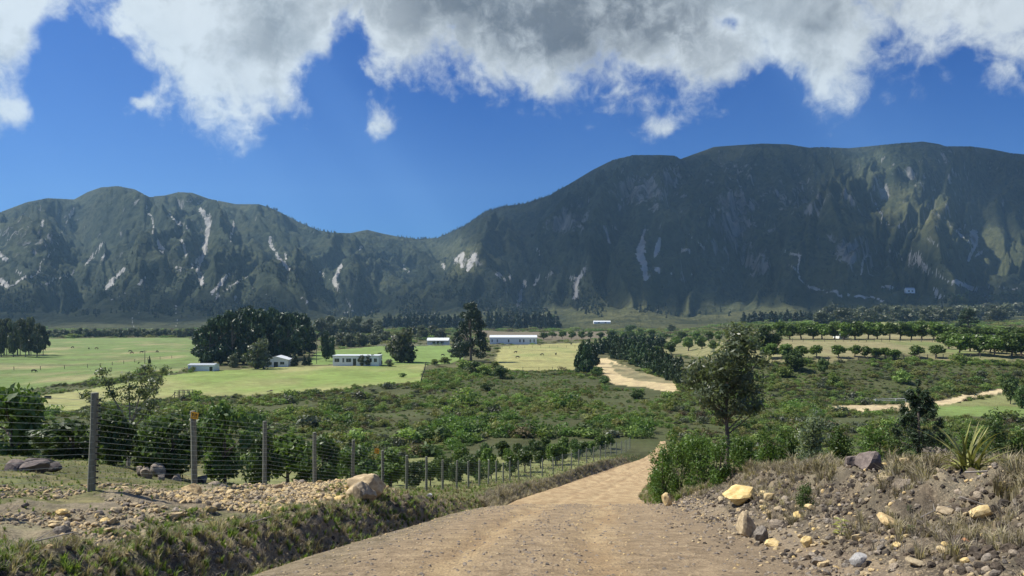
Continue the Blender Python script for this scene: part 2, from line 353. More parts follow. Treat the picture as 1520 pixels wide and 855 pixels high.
def road_material():
    m, t = newmat('gravel_road')
    co = t.n.new('ShaderNodeTexCoord').outputs['Object']
    T = t.node('ShaderNodeAttribute', {'attribute_name': 'across'}).outputs['Fac']
    far = t.node('ShaderNodeAttribute', {'attribute_name': 'far'}).outputs['Fac']
    st = t.node('ShaderNodeMapping', Vector=co, Scale=(1.5, .35, .35)).outputs[0]
    n1 = t.noise(st, .9, 6, .62, .4); n2 = t.noise(co, 3.2, 6, .65); n3 = t.noise(co, 28, 5, .7); n5 = t.noise(co, 110, 3, .6)
    tt = t.m('ADD', T, t.m('MULTIPLY', t.m('SUBTRACT', n1, .5), 1.3))
    def tr(c, wd): 
        a = t.m('DIVIDE', t.m('SUBTRACT', tt, c), wd); return t.m('POWER', 2.718, t.m('MULTIPLY', t.m('MULTIPLY', a, a), -1.0))
    tracks = t.m('MAXIMUM', t.m('MAXIMUM', tr(-1.0, .55), tr(1.15, .55)), t.m('MULTIPLY', far, .95))
    shoulder = t.m('MULTIPLY', t.sm(tt, -1.9, -3.4), t.sm(far, .8, .2))
    c = t.mix(t.sm(n2, .3, .7), (.265, .198, .122), (.48, .365, .228))
    n1s = t.sm(n1, .38, .62); c = t.mix(t.m('MULTIPLY', tracks, t.sm(n2, .3, .6, .35, .85)), c, t.mix(n1s, (.40, .275, .145), (.60, .45, .25)))
    c = t.mix(t.m('MULTIPLY', shoulder, .75), c, t.mix(t.sm(n2, .35, .65), (.18, .155, .095), (.33, .275, .185)))
    rsh = t.m('MULTIPLY', t.sm(tt, 2.7, 3.7), t.sm(far, .6, .1))
    c = t.mix(t.m("MULTIPLY", rsh, .5), c, (.24, .19, .13))
    fine = t.m('ADD', t.m('MULTIPLY', n3, .6), t.m('MULTIPLY', n5, .5))
    c = t.node('ShaderNodeHueSaturation', Color=c, Value=t.sm(fine, .33, .78, .42, 1.48), Saturation=1.0, Hue=.5).outputs[0]
    vor = t.node('ShaderNodeTexVoronoi', Vector=co, Scale=17.0); vsc = t.node('ShaderNodeSeparateColor', Color=vor.outputs['Color'])
    peb = t.m('MULTIPLY', t.sm(vor.outputs['Distance'], .42, .3), t.sm(vsc.outputs[0], .62, .66))
    c = t.mix(t.m('MULTIPLY', peb, t.sm(far, .9, .3, 0, .8)), c, t.mix(vsc.outputs[1], (.10, .085, .07), (.42, .33, .22)))
    h = t.m('ADD', t.m('ADD', n3, t.m('MULTIPLY', n5, .6)), t.m('ADD', t.m('MULTIPLY', n2, .8), t.m('MULTIPLY', peb, .9)))
    b = t.node('ShaderNodeBsdfPrincipled', Base_Color=c, Roughness=.95, Normal=bump(t, h, .9, .04)); b.inputs['Specular IOR Level'].default_value = .15
    finish(t, b); return m
def mountain_material():
    m, t = newmat('mountain_slope')
    co = t.n.new('ShaderNodeTexCoord').outputs['Object']
    sc = t.node('ShaderNodeAttribute', {'attribute_name': 'scree'}).outputs['Fac']
    cl = t.node('ShaderNodeAttribute', {'attribute_name': 'cliff'}).outputs['Fac']
    ap = t.node('ShaderNodeAttribute', {'attribute_name': 'apron'}).outputs['Fac']
    big = t.noise(co, .0028, 5, .6); mid = t.noise(co, .014, 6, .68); fin = t.noise(co, .06, 5, .7); str_ = t.noise(t.node('ShaderNodeMapping', Vector=co, Scale=(.030, .014, .010)).outputs[0], 1.0, 7, .68, .8)
    veg = t.mix(t.sm(mid, .34, .66), (.017, .027, .017), (.056, .070, .038))
    veg = t.mix(t.m('MULTIPLY', t.sm(big, .45, .65), .5), veg, (.072, .078, .038))
    dots = t.node('ShaderNodeTexVoronoi', Vector=co, Scale=.055).outputs['Distance']
    veg = t.mix(t.m('MULTIPLY', t.sm(dots, .5, .2), t.m('MULTIPLY', t.sm(ap, .9, .2), .75)), veg, (.013, .021, .013))
    apc = t.mix(t.sm(mid, .35, .65), (.052, .060, .028), (.110, .112, .050))
    c = t.mix(ap, veg, apc)
    rock = t.mix(t.sm(str_, .38, .62), (.045, .05, .05), (.27, .27, .26))
    c = t.mix(t.sm(t.m('ADD', cl, t.m('MULTIPLY', t.m('SUBTRACT', str_, .5), 2.6)), .48, .78, 0, .85), c, rock)
    s2 = t.sm(t.m('ADD', sc, t.m('MULTIPLY', t.m('SUBTRACT', fin, .5), 1.9)), .42, .62)
    c = t.mix(s2, c, t.mix(fin, (.25, .25, .24), (.50, .495, .47)))
    h = t.m('ADD', t.m('MULTIPLY', mid, 1.0), t.m('ADD', t.m('MULTIPLY', fin, .35), t.m('MULTIPLY', str_, .5)))
    b = t.node('ShaderNodeBsdfPrincipled', Base_Color=c, Roughness=.95, Normal=bump(t, h, 1.0, 26.0)); b.inputs['Specular IOR Level'].default_value = .1
    finish(t, b); return m
M_GROUND = ground_material(); M_ROAD = road_material(); M_MOUNT = mountain_material()
def rockmat(name, c1, c2, sc=3.0):
    m, t = newmat(name); co = t.n.new('ShaderNodeTexCoord').outputs['Object']; oi = t.n.new('ShaderNodeObjectInfo').outputs['Random']
    co = t.vmath('ADD', co, t.node('ShaderNodeCombineXYZ', X=t.m('MULTIPLY', oi, 31), Y=t.m('MULTIPLY', oi, 17)).outputs[0])
    n1 = t.noise(co, sc, 6, .65, .3); n2 = t.noise(co, sc * 9, 5, .7)
    c = t.mix(t.sm(n1, .35, .65), c1, c2); c = t.mix(t.sm(n2, .5, .75, 0, .5), c, tuple(k * .55 for k in c1))
    c = t.node('ShaderNodeHueSaturation', Color=c, Value=t.m('ADD', .65, t.m('MULTIPLY', oi, .6)), Saturation=t.m('ADD', .75, t.m('MULTIPLY', oi, .4)), Hue=.5).outputs[0]
    b = t.node('ShaderNodeBsdfPrincipled', Base_Color=c, Roughness=.9, Normal=bump(t, t.m('ADD', n1, t.m('MULTIPLY', n2, .4)), .5, .05)); b.inputs['Specular IOR Level'].default_value = .2
    finish(t, b); return m
M_ROCK = rockmat('tan_sandstone', (.36, .27, .15), (.58, .46, .27))
M_ROCKG = rockmat('grey_stone', (.17, .145, .115), (.36, .305, .235))
M_ROCKY = rockmat('ochre_stone', (.50, .37, .17), (.66, .53, .29))
M_CLOD = rockmat('soil_clod', (.055, .044, .033), (.125, .10, .075))
M_ROCKD = rockmat('brown_stone', (.12, .10, .09), (.21, .175, .155))
M_BARK = plain('bark', (.13, .105, .085), .9, .4, 5, .6)
M_BARKL = plain('pale_bark', (.24, .215, .185), .85, .4, 4, .5)
M_POST = plain('weathered_post', (.17, .175, .135), .85, .35, 5, .5, stretch=(4, 4, .6))
M_RAIL = plain('weathered_rail', (.13, .11, .09), .85, .35, 5, .4)
M_WIRE = plain('galvanised_wire', (.42, .47, .44), .45, .1, 3, 0, .6)
M_BLACK = plain('black_plastic', (.02, .02, .022), .5, .2, 8, .1)
M_YELLOW = plain('yellow_plate', (.86, .42, .015), .45, .06, 3, .05)
M_WHITE = plain('whitewashed_wall', (.78, .79, .78), .8, .06, 1.5, .1)
M_WROOF = plain('pale_sheet_roof', (.62, .66, .68), .5, .08, 2, .1)
M_GROOF = plain('grey_sheet_roof', (.33, .37, .40), .55, .12, 2, .1)
M_GLASS = plain('dark_glass', (.025, .035, .045), .12, .2, 3, 0)
M_FRAME = plain('painted_frame', (.55, .56, .55), .6, .08, 3, .05)
M_COW = plain('dark_hide', (.022, .018, .016), .8, .4, 3, .2)
M_COWB = plain('brown_hide', (.10, .052, .03), .8, .4, 3, .2)
L_PINE = leafmat('pine_needles', (.015, .034, .018), (.056, .092, .038), .15)
L_CYP = leafmat('cypress_foliage', (.014, .034, .014), (.050, .088, .026), .14)
L_CON = leafmat('conifer_foliage', (.012, .024, .015), (.032, .050, .024), .10)
L_ORCH = leafmat('orchard_foliage', (.036, .074, .016), (.130, .190, .036), .30)
L_EUC = leafmat('gum_leaves', (.060, .088, .050), (.210, .250, .150), .42, .40, .45)
L_GREY = leafmat('grey_green_foliage', (.042, .056, .034), (.125, .140, .080), .22)
L_SCRUB = leafmat('scrub_foliage', (.064, .112, .026), (.260, .325, .092), .36, .55, .25, .05)
L_SCRUBD = leafmat('dark_scrub_foliage', (.032, .064, .020), (.120, .175, .052), .28, .55, .25, .03)
L_ACAC = leafmat('bright_shrub_foliage', (.036, .084, .016), (.140, .225, .044), .34)
L_NEAR = leafmat('garden_tree_foliage', (.022, .052, .016), (.105, .160, .044), .30)
L_DRY = leafmat('dry_grass_blades', (.17, .145, .09), (.42, .365, .245), .3, .7, .2)
L_GRASS = leafmat('green_grass_blades', (.065, .115, .020), (.22, .29, .065), .35, .6, .3)
L_STRAW = leafmat('grey_twigs', (.13, .115, .09), (.33, .29, .23), .1, .8, .1)
L_FLAX = leafmat('flax_leaf', (.12, .14, .04), (.30, .29, .10), .2, .4, .4)
L_WEED = leafmat('pale_weed_leaf', (.25, .28, .09), (.46, .45, .20), .3, .5, .3)

# ------------------------------------------------------------------ zones of the valley floor, traced in the photo, kept as areas of the land
def pip(poly, u, v):
    inside = np.zeros(u.shape, bool); n = len(poly)
    for i in range(n):
        x0, y0 = poly[i]; x1, y1 = poly[(i + 1) % n]
        if y0 == y1: continue
        cnd = ((y0 > v) != (y1 > v)) & (u < (x1 - x0) * (v - y0) / (y1 - y0) + x0); inside ^= cnd
    return inside
Z_PAST = [(-400,500),(75,503),(120,502),(280,501),(292,512),(300,540),(262,553),(190,557),(150,566),(60,575),(10,585),(-400,590)]
Z_LAWN = [(38,608),(34,592),(120,579),(240,558),(300,551),(400,546),(560,541),(631,541),(626,568),(560,571),(500,580),(450,584),(330,588),(235,592),(200,600),(100,611)]
Z_UPLAWN = [(455,541),(470,522),(560,514),(668,513),(690,530),(668,541),(560,541)]
Z_MEAD = [(728,549),(742,514),(800,511),(868,509),(862,548),(800,550)]
Z_EARTH = [(690,489),(760,493),(905,492),(905,503),(800,506),(730,506)]
Z_TRACK = [(884,534),(900,531),(914,538),(934,547),(975,559),(1014,567),(1016,580),(988,581),(950,573),(920,572),(905,569),(894,551),(884,545)]
Z_TRACKG = [(903,552),(918,552),(938,563),(936,570),(914,566)]
Z_FROAD = [(1228,602),(1340,600),(1378,596),(1420,589),(1488,576),(1496,582),(1440,593),(1404,602),(1350,609),(1240,612)]
Z_GRASSR = [(1388,604),(1450,593),(1494,584),(1560,580),(1560,619),(1380,619)]
Z_ORCH = [(1128,512),(1150,499),(1300,496),(1420,500),(1700,500),(1700,533),(1400,536),(1330,524),(1250,536),(1140,538)]
Z_STRIP = [(1175,492),(1240,484),(1300,478),(1390,482),(1400,487),(1300,489),(1215,494)]
Z_CORN = [(960,498),(1010,505),(1130,508),(1130,535),(1040,530),(985,524),(960,510)]
Z_ORCHARDL = [(560,735),(640,690),(760,640),(830,625),(960,640),(950,668),(830,690),(700,730)]
def zonegrid(x, y, z):
    u, v = proj(x, y, z)
    j = 1.0 + 0 * u
    un = u + 5 * fbm(x / 14, y / 14, 3, 101); vn = v + (1.6 * fbm(x / 11, y / 11, 3, 103)) * np.clip(200 / np.maximum(y, 1), .3, 1)
    return un, vn

# ground sheet: polar grid, fine where the photo looks
dense = np.radians(np.linspace(-39, 39, 720)); side = np.radians(np.concatenate([np.linspace(39, 321, 72)[1:-1]]))
phi = np.concatenate([dense, side])
rr = np.concatenate([np.geomspace(0.05, 6, 60)[:-1], np.geomspace(6, 32, 225)[:-1], np.geomspace(32, 1320, 285), np.geomspace(1450, 7500, 10)])
PH, RR = np.meshgrid(phi, rr)
GX = RR * np.sin(PH); GY = RR * np.cos(PH); GZ = height(GX, GY)
GZ = np.where(RR > 1330, -28, GZ)
tR = GX - xroad(GY); onroad = (np.abs(tR) < wroad(GY) + .1) & (GY < 150)
GZ = GZ - 0.05 * ss(wroad(GY) + .15 - np.abs(tR), 0, .25) * (GY < 134)
gx, gy, gz = GX.ravel(), GY.ravel(), GZ.ravel()
un, vn = zonegrid(gx, gy, gz)
tint = np.zeros((len(gx), 3)) + np.array([.060, .074, .026])
def paint(mask, c, k=1.0):
    global tint; mask = (np.asarray(mask, float) * k)[:, None]
    tint = tint * (1 - mask) + np.array(c) * mask
farv = gy > 105
n_a = fbm(gx / 25, gy / 60, 4, 201); n_b = fbm(gx / 7, gy / 12, 4, 203)
paint(farv & (gy > 300), (.125, .120, .055), .75)
paint(farv, (.10, .098, .046), np.clip(.4 + .6 * n_b, 0, 1) * .6)
ZF = {}
front = (gy > 100) & (np.abs(gx) < gy)
for nm, poly in dict(past=Z_PAST, lawn=Z_LAWN, uplawn=Z_UPLAWN, mead=Z_MEAD, earth=Z_EARTH, track=Z_TRACK, trackg=Z_TRACKG, froad=Z_FROAD, grassr=Z_GRASSR, orch=Z_ORCH, strip=Z_STRIP, corn=Z_CORN).items():
    ZF[nm] = pip(poly, un, vn) & front
paint(ZF['past'], (.135, .195, .054)); paint(ZF['past'], (.27, .25, .115), np.clip(n_a * 1.3, 0, 1)); paint(ZF['past'], (.13, .155, .06), np.clip(fbm(gx / 90, gy / 14, 3, 207) * 1.6 - .35, 0, .8)); paint(ZF['past'] & (vn < 507), (.145, .20, .06))
paint(ZF['lawn'], (.185, .250, .060)); paint(ZF['lawn'], (.29, .27, .115), np.clip(.25 + n_a + .5 * ss(vn, 566, 586), 0, 1) * .8)
paint(ZF['uplawn'], (.16, .235, .06)); paint(ZF['mead'], (.30, .29, .11)); paint(ZF['mead'], (.19, .235, .075), np.clip(n_a, 0, 1))
paint(ZF['earth'], (.155, .13, .085)); paint(ZF['orch'], (.25, .225, .11)); paint(ZF['orch'], (.15, .19, .06), np.clip(n_a * 1.4, 0, 1))
paint(ZF['strip'], (.25, .27, .10)); paint(ZF['corn'], (.21, .20, .09)); paint(ZF['corn'], (.13, .15, .055), np.clip(n_b, 0, 1))
paint(ZF['track'], (.50, .40, .215)); TRI = pip([(903,537),(930,545),(960,555),(1014,564),(1014,571),(975,568),(945,564),(925,559),(910,549)], un, vn) & front; paint(ZF['track'] & TRI, (.175, .165, .085), np.clip(.85 + .4 * n_b, 0, 1))
paint(ZF['froad'], (.52, .42, .24)); paint(ZF['grassr'], (.16, .225, .06)); paint(ZF['grassr'] & (vn < 603), (.22, .2, .09), .6)
# near hillside
near = gy <= 112
stony = np.zeros(len(gx))
tn = tR.ravel(); wn = wroad(gy); nz1 = fbm(gx * .5, gy * .5, 4, 301); nz2 = fbm(gx * 1.6, gy * 1.6, 3, 303)
k = near.astype(float)
paint(near, (.135, .140, .055)); paint(near, (.24, .21, .10), np.clip(nz1 + .15, 0, 1) * .8)
left = near & (tn < 0)
paint(left & (gy > 34) & (tn > -45), (.20, .215, .075), np.clip(.75 + .5 * nz1, 0, 1))
rub = left & (tn > -wn - 5.0 - 1.6 * ss(gy, 18, 22) + nz1 * 1.2) & (gy < 36) & (gy > 5)
paint(rub, (.27, .225, .15), np.clip(.85 + .5 * nz1, 0, 1)); stony += rub * np.clip(.7 + nz1, 0, 1)
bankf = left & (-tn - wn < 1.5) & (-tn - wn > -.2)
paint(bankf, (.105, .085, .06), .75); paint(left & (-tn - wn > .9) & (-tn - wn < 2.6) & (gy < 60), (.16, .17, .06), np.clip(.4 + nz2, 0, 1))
right = near & (tn > 0)
paint(right & (gy < 38), (.105, .086, .064), .92); paint(right & (gy < 38), (.25, .195, .125), np.clip(nz2 * 1.2 - .1, 0, 1) * .8)
stony += right * (gy < 38) * np.clip(.55 + nz1, 0, 1)
paint(right & (tn - wn > 2.6) & (gy < 40), (.21, .185, .125), np.clip(.4 + nz1, 0, 1) * .75)
paint(near & (np.abs(tn) < wn + .6), (.24, .19, .125), .9)
gf = grid_faces(len(rr), len(phi), True)
verts = np.stack([gx, gy, gz], 1)
zid = np.zeros(len(gx), int)
for i, names in enumerate([('past', 'mead'), ('lawn', 'uplawn', 'grassr'), ('track',), ('froad',)]):
    for nm in names: zid[ZF[nm] & ~(ZF['trackg'] if nm == 'track' else np.zeros(len(gx), bool))] = i + 1
fz = zid[gf[:, 0]]
for i, nm in enumerate(['ground', 'pasture', 'mown_field', 'sandy_track', 'farm_road']):
    f = gf[fz == i]
    if not len(f): continue
    used = np.unique(f); remap = np.zeros(len(gx), np.int32); remap[used] = np.arange(len(used))
    me = mesh_np(nm, verts[used], remap[f], [M_GROUND], smooth=True)
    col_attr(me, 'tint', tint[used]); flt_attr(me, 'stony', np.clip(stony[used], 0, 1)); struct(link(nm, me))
# dirt road strip
sy = np.concatenate([np.arange(-40, 3, 1.0), np.arange(3, 40, .12), np.arange(40, 135, .5)]); sa = np.linspace(-1.06, 1.06, 70)
SA, SY = np.meshgrid(sa, sy)
edge = .22 * fbm(SY * .9, np.sign(SA) * 5 + 0 * SY, 4, 401)
TT = SA * (wroad(SY) + edge); SX = xroad(SY) + TT
SZ = height(SX, SY) + 0.012 - 0.10 * ss(np.abs(SA), 1.0, 1.06)
me = mesh_np('dirt_road', np.stack([SX, SY, SZ], -1).reshape(-1, 3), grid_faces(*SX.shape), [M_ROAD], smooth=True)
flt_attr(me, 'across', TT); flt_attr(me, 'far', ss(SY, 24, 34)); struct(link('dirt_road', me))

# ------------------------------------------------------------------ mountains
MUu, MVv = proj(MX, MYY, MZ)
mu_, mv_ = MUu.ravel(), MVv.ravel()
wu = mu_ + 3.0 * fbm(mu_ / 14, mv_ / 14, 3, 501); wv = mv_ + 3.0 * fbm(mu_ / 14, mv_ / 14, 3, 503)
scree = np.zeros(len(mu_)); cliff = np.zeros(len(mu_))
def crop(ox, oy, s, lines, out):
    for pts, wd in lines: out.append(([(ox + x / s, oy + y / s) for x, y in pts], wd))
SC = []
crop(0, 230, 3.166, [([(345,255),(330,295)],2),([(330,295),(300,345),(265,430),(190,520)],.9),([(690,255),(718,300),(720,370)],1.6),([(735,395),(765,455)],2.4),([(800,510),(850,540)],1.6),
 ([(940,258),(975,290),(980,350),(965,420),(955,480),(930,540),(950,605)],2.7),([(800,270),(830,320),(880,340)],1.5),([(850,400),(870,440),(870,485)],1.7),([(205,305),(200,340)],1.5),
 ([(480,410),(440,470),(400,525)],1.8),([(490,470),(480,500)],2),([(585,535),(540,580),(500,630)],2.3),([(680,575),(655,605)],2),([(1080,560),(1020,620),(1000,640)],2.3),([(1020,655),(1018,675)],2.2),([(1110,665),(1100,680)],2),
 ([(1160,570),(1050,640)],1.4),([(0,465),(30,490)],2.2),([(80,545),(100,560)],1.8),([(0,590),(35,620)],3),([(35,630),(110,580),(210,540)],1.2),([(655,735),(615,775),(635,810)],.8),([(390,530),(280,580),(180,620)],1.1),([(1095,310),(1100,350),(1080,410)],1.3),
 ([(825,700),(830,800)],.6),([(520,680),(590,650)],1.2),([(900,520),(960,470)],2)], SC)
crop(380, 230, 3.166, [([(65,390),(75,430),(110,480),(155,545)],1.8),([(135,460),(140,490)],1.4),([(400,520),(370,590),(395,640)],2.2),([(300,550),(360,590)],1.2),([(495,437),(490,447)],2.2),([(690,520),(720,560)],1.8),
 ([(940,495),(970,470),(965,520)],2.8),([(1025,470),(1000,530)],3.2),([(880,515),(885,530)],2),([(1135,555),(1165,590)],2.6),([(1195,565),(1200,580)],2),([(210,665),(235,685)],2),([(425,685),(445,705)],1.2),([(465,720),(410,755)],1.3),([(50,655),(40,660)],2)], SC)
crop(760, 190, 2.758, [([(535,470),(520,520),(545,560),(550,610)],4.2),([(560,395),(540,430),(530,470)],2),([(605,455),(590,520)],3),([(380,400),(400,470)],2),([(415,408),(440,410)],2),([(300,580),(265,620),(260,690)],2.6),([(235,610),(265,620)],3),
 ([(165,590),(135,620)],1.8),([(115,610),(90,640)],1.8),([(55,625),(25,725)],2),([(720,430),(790,490)],1.2),([(100,490),(115,520)],1.4),([(690,500),(730,505)],2),([(600,580),(590,575)],3),([(640,600),(750,600)],1.1)], SC)
crop(1140, 190, 2.758, [([(70,510),(130,522)],2.2),([(125,530),(120,590),(150,640),(220,665),(350,685),(480,705)],1.5),([(90,560),(120,580)],1.5),([(500,500),(560,540),(660,585),(740,625),(830,650),(860,665)],1.7),([(770,632),(850,660)],3),([(580,520),(620,524)],2.4),
 ([(610,540),(660,580)],2.4),([(840,430),(850,470)],4.6),([(820,465),(885,468)],2),([(850,470),(820,535)],2.4),([(890,495),(850,530)],1.7),([(770,420),(800,450)],2),([(430,310),(470,350)],1.3),([(460,380),(500,400)],1.5),([(535,400),(570,420)],1.4),([(655,450),(700,485)],1.5),
 ([(400,520),(380,600)],1.6),([(680,660),(690,685),(740,695)],1.7),([(680,662),(720,658)],1.6),([(470,650),(510,655)],2.4),([(505,540),(512,545)],2.4),([(870,650),(1048,662)],1)], SC)
for pts, wd in SC:
    for (x0, y0), (x1, y1) in zip(pts[:-1], pts[1:]):
        sel = (mu_ > min(x0, x1) - 14) & (mu_ < max(x0, x1) + 14) & (mv_ > min(y0, y1) - 14) & (mv_ < max(y0, y1) + 14)
        a, b = wu[sel], wv[sel]; L2 = (x1 - x0) ** 2 + (y1 - y0) ** 2 + 1e-6
        tt = np.clip(((a - x0) * (x1 - x0) + (b - y0) * (y1 - y0)) / L2, 0, 1)
        dd = np.hypot(a - x0 - tt * (x1 - x0), b - y0 - tt * (y1 - y0))
        scree[sel] = np.maximum(scree[sel], np.clip(1.14 - .55 * dd / wd, 0, 1) * min(1, .60 + wd * .13))
for cx, cy, a, b, s in [(843,331,34,16,.9),(952,285,52,22,.9),(995,262,24,20,.75),(1090,328,34,52,.9),(1122,390,24,20,.9),(1262,372,42,24,.8),(1395,330,60,40,.35),(285,298,26,14,.5),(40,350,60,40,.4),(290,340,90,50,.15),(1180,300,60,40,.45),(1380,262,70,30,.4),
                        (690,385,26,16,.6),(250,380,120,40,.12),(1250,296,50,24,.4),(1290,390,40,20,.5),(935,235,60,10,.3),(1100,250,40,30,.4)]:
    cliff = np.maximum(cliff, s * np.exp(-((mu_ - cx) / a) ** 2 - ((mv_ - cy) / b) ** 2))
gzy, gzx = np.gradient(MZ); dyy = np.gradient(MYY, axis=0); slope = np.abs(gzy / dyy).ravel()
cliff = np.clip(cliff + .30 * ss(slope, .8, 1.6), 0, 1)
apron = (1 - ss(MT, .20, .34)).ravel() * .9
apron = np.maximum(apron, .6 * ss(MT, .88, .98).ravel())
apron = apron * (.42 + .58 * ss(mu_, 780, 900) * (1 - .5 * ss(mu_, 1090, 1160)))
apron = np.maximum(apron, .95 * np.exp(-((mu_ - 1400) / 150) ** 2 - ((mv_ - 335 - (mu_ - 1400) * .38) / 45) ** 2)); apron = np.maximum(apron, .6 * np.exp(-((mu_ - 690) / 60) ** 2 - ((mv_ - 375) / 35) ** 2))  # paler grass here also paints in the sunlight of wedge and saddle
me = mesh_np('mountain_range', np.stack([MX, MYY, MZ], -1).reshape(-1, 3), grid_faces(*MX.shape), [M_MOUNT], smooth=True)
flt_attr(me, 'scree', scree); flt_attr(me, 'cliff', cliff); flt_attr(me, 'apron', apron)
mo = struct(link('mountain_range', me))
def mount_at(u, v):
    """nearest mountain-mesh point seen at photo pixel (u,v)"""
    j = int(np.argmin(np.abs(mu - u))); colv = MVv[:, j]; i = np.nonzero(colv <= v)[0]
    i = i[0] if len(i) else len(my) - 1
    return float(MX[i, j]), float(MYY[i, j]), float(MZ[i, j])


# ------------------------------------------------------------------ unseen cloud sheet above the frame, added and shaped to shade the slopes
CZ = 2300.0
cx_ = np.arange(-4600, 3000, 28.0); cy_ = np.arange(1200, 5000, 28.0); CX, CY = np.meshgrid(cx_, cy_)
def mheight(x, y):
    u = 760 + F * x / np.maximum(y, 1); j = np.clip(np.searchsorted(mu, u), 0, len(mu) - 1); i = np.clip(np.searchsorted(my, y), 0, len(my) - 1)
    return np.where((y < YB) | (y > 6500) | (u < -880) | (u > 2380), -22, MZ[i, j])
hx, hy, hz = CX.copy(), CY.copy(), np.full(CX.shape, CZ); done = np.zeros(CX.shape, bool)
for k_ in range(320):
    st = np.where(done, 0, 12.0); hx -= SUN.x * st; hy -= SUN.y * st; hz -= SUN.z * st
    done |= hz <= mheight(hx, hy)
hu, hv = proj(hx, hy, hz)
def shade_map(u, v):
    s = .06 + .86 * ss(u, 540, 840)
    s = s * np.where(u < 430, .6 + .4 * ss(u, 120, 20), 1); s = np.maximum(s, .62 * ss(v, 425, 450) * (1 - ss(u, 800, 870)))
    def lit(cu, cv, a, b, ang=0.0, k=1.0):
        c, sn = math.cos(ang), math.sin(ang); du, dv = u - cu, v - cv
        return 1 - k * np.exp(-((du * c + dv * sn) / a) ** 2 - ((-du * sn + dv * c) / b) ** 2)
    s = s * lit(1430, 342, 165, 52, .36) * lit(1325, 272, 95, 42, .8, 1.0) * lit(1500, 395, 60, 30, .3) * lit(690, 385, 44, 26, 0, .95) * lit(845, 432, 44, 26, 0, .8) * lit(545, 352, 70, 16, .1, .6)
    s = s * lit(980, 470, 130, 10, 0, 1) * lit(720, 335, 60, 26, -.6, .35) * lit(1240, 300, 40, 60, .6, .3) * lit(1010, 226, 300, 7, 0, .5)
    bot = np.interp(u, [0, 400, 800, 1100, 1200, 1520], [488, 480, 462, 452, 462, 459])
    return s * (1 - ss(v, bot - 5, bot + 3))
TH = np.where(done & (hy > YB) & (hy < yridge(hu) + 120), shade_map(hu, hv), 0)
kern = np.array([.25, .5, .25])
for _ in range(2):
    TH = np.apply_along_axis(lambda r: np.convolve(r, kern, 'same'), 0, TH); TH = np.apply_along_axis(lambda r: np.convolve(r, kern, 'same'), 1, TH)
TH = np.clip(TH + .10 * fbm(CX / 420, CY / 420, 4, 601) * (TH > .1), 0, 1.2)
TH = -np.log(1 - .95 * np.clip(TH, 0, 1)) / 3.0
on = TH > 0.06; on[0] = on[-1] = False; on[:, 0] = on[:, -1] = False
lump = 1 + .45 * fbm(CX / 300, CY / 300, 3, 611)
zt = CZ + 1 + 38 * TH * lump; zb = CZ - 1 - 8 * TH
nr_, nc_ = CX.shape; gfc = grid_faces(nr_, nc_); fon = on.ravel()[gfc].all(1); fs = gfc[fon]; N_ = nr_ * nc_
ed = np.concatenate([fs[:, [0, 1]], fs[:, [1, 2]], fs[:, [2, 3]], fs[:, [3, 0]]]); es = set(map(tuple, ed.tolist()))
bd = np.array([e for e in es if (e[1], e[0]) not in es])
allf = np.concatenate([fs, fs[:, ::-1] + N_, np.stack([bd[:, 0] + N_, bd[:, 1] + N_, bd[:, 1], bd[:, 0]], 1)])
allv = np.concatenate([np.stack([CX.ravel(), CY.ravel(), zt.ravel()], 1), np.stack([CX.ravel(), CY.ravel(), zb.ravel()], 1)])
used = np.unique(allf); remap = np.zeros(len(allv), np.int32); remap[used] = np.arange(len(used))
M_CLOUD, t = newmat('cloud_vapour')
finish(t, t.node('ShaderNodeVolumePrincipled', Color=(.98, .985, 1.0), Density=.085, Anisotropy=.3), True)
struct(link('cloud', mesh_np('cloud', allv[used], remap[allf], [M_CLOUD], smooth=True)))

# ------------------------------------------------------------------ haze
M_HAZE, t = newmat('haze_air')
finish(t, t.node('ShaderNodeVolumePrincipled', Color=(.38, .67, 1.0), Density=6.6e-5, Anisotropy=.2), True)
hb = MB(); hb.box(-9600, 9600, -7700, 7700, -460, 1250)
struct(hb.build('haze', M_HAZE), 'stuff')


# ------------------------------------------------------------------ vegetation builders
ORD = ['first','second','third','fourth','fifth','sixth','seventh','eighth','ninth','tenth','eleventh','twelfth','thirteenth','fourteenth','fifteenth','sixteenth','seventeenth','eighteenth','nineteenth','twentieth',
       'twenty-first','twenty-second','twenty-third','twenty-fourth','twenty-fifth','twenty-sixth','twenty-seventh','twenty-eighth','twenty-ninth','thirtieth','thirty-first','thirty-second','thirty-third','thirty-fourth','thirty-fifth','thirty-sixth','thirty-seventh','thirty-eighth','thirty-ninth','fortieth']
def leaves(name, pos, nrm, size, mat, g, aspect=.5):
    """diamond leaves at pos, facing roughly nrm"""
    n = len(pos); size = np.broadcast_to(size, (n,)).reshape(n, 1)
    nr = nrm + g.normal(0, .55, (n, 3)); nr /= np.linalg.norm(nr, axis=1, keepdims=True) + 1e-9
    a = g.normal(0, 1, (n, 3)); a -= (a * nr).sum(1, keepdims=True) * nr; a /= np.linalg.norm(a, axis=1, keepdims=True) + 1e-9
    b = np.cross(nr, a); s_ = size * g.uniform(.6, 1.25, (n, 1))
    v = np.stack([pos - a * s_, pos + b * s_ * aspect, pos + a * s_, pos - b * s_ * aspect], 1).reshape(-1, 3)
    return mesh_np(name, v, np.arange(4 * n).reshape(n, 4), [mat])
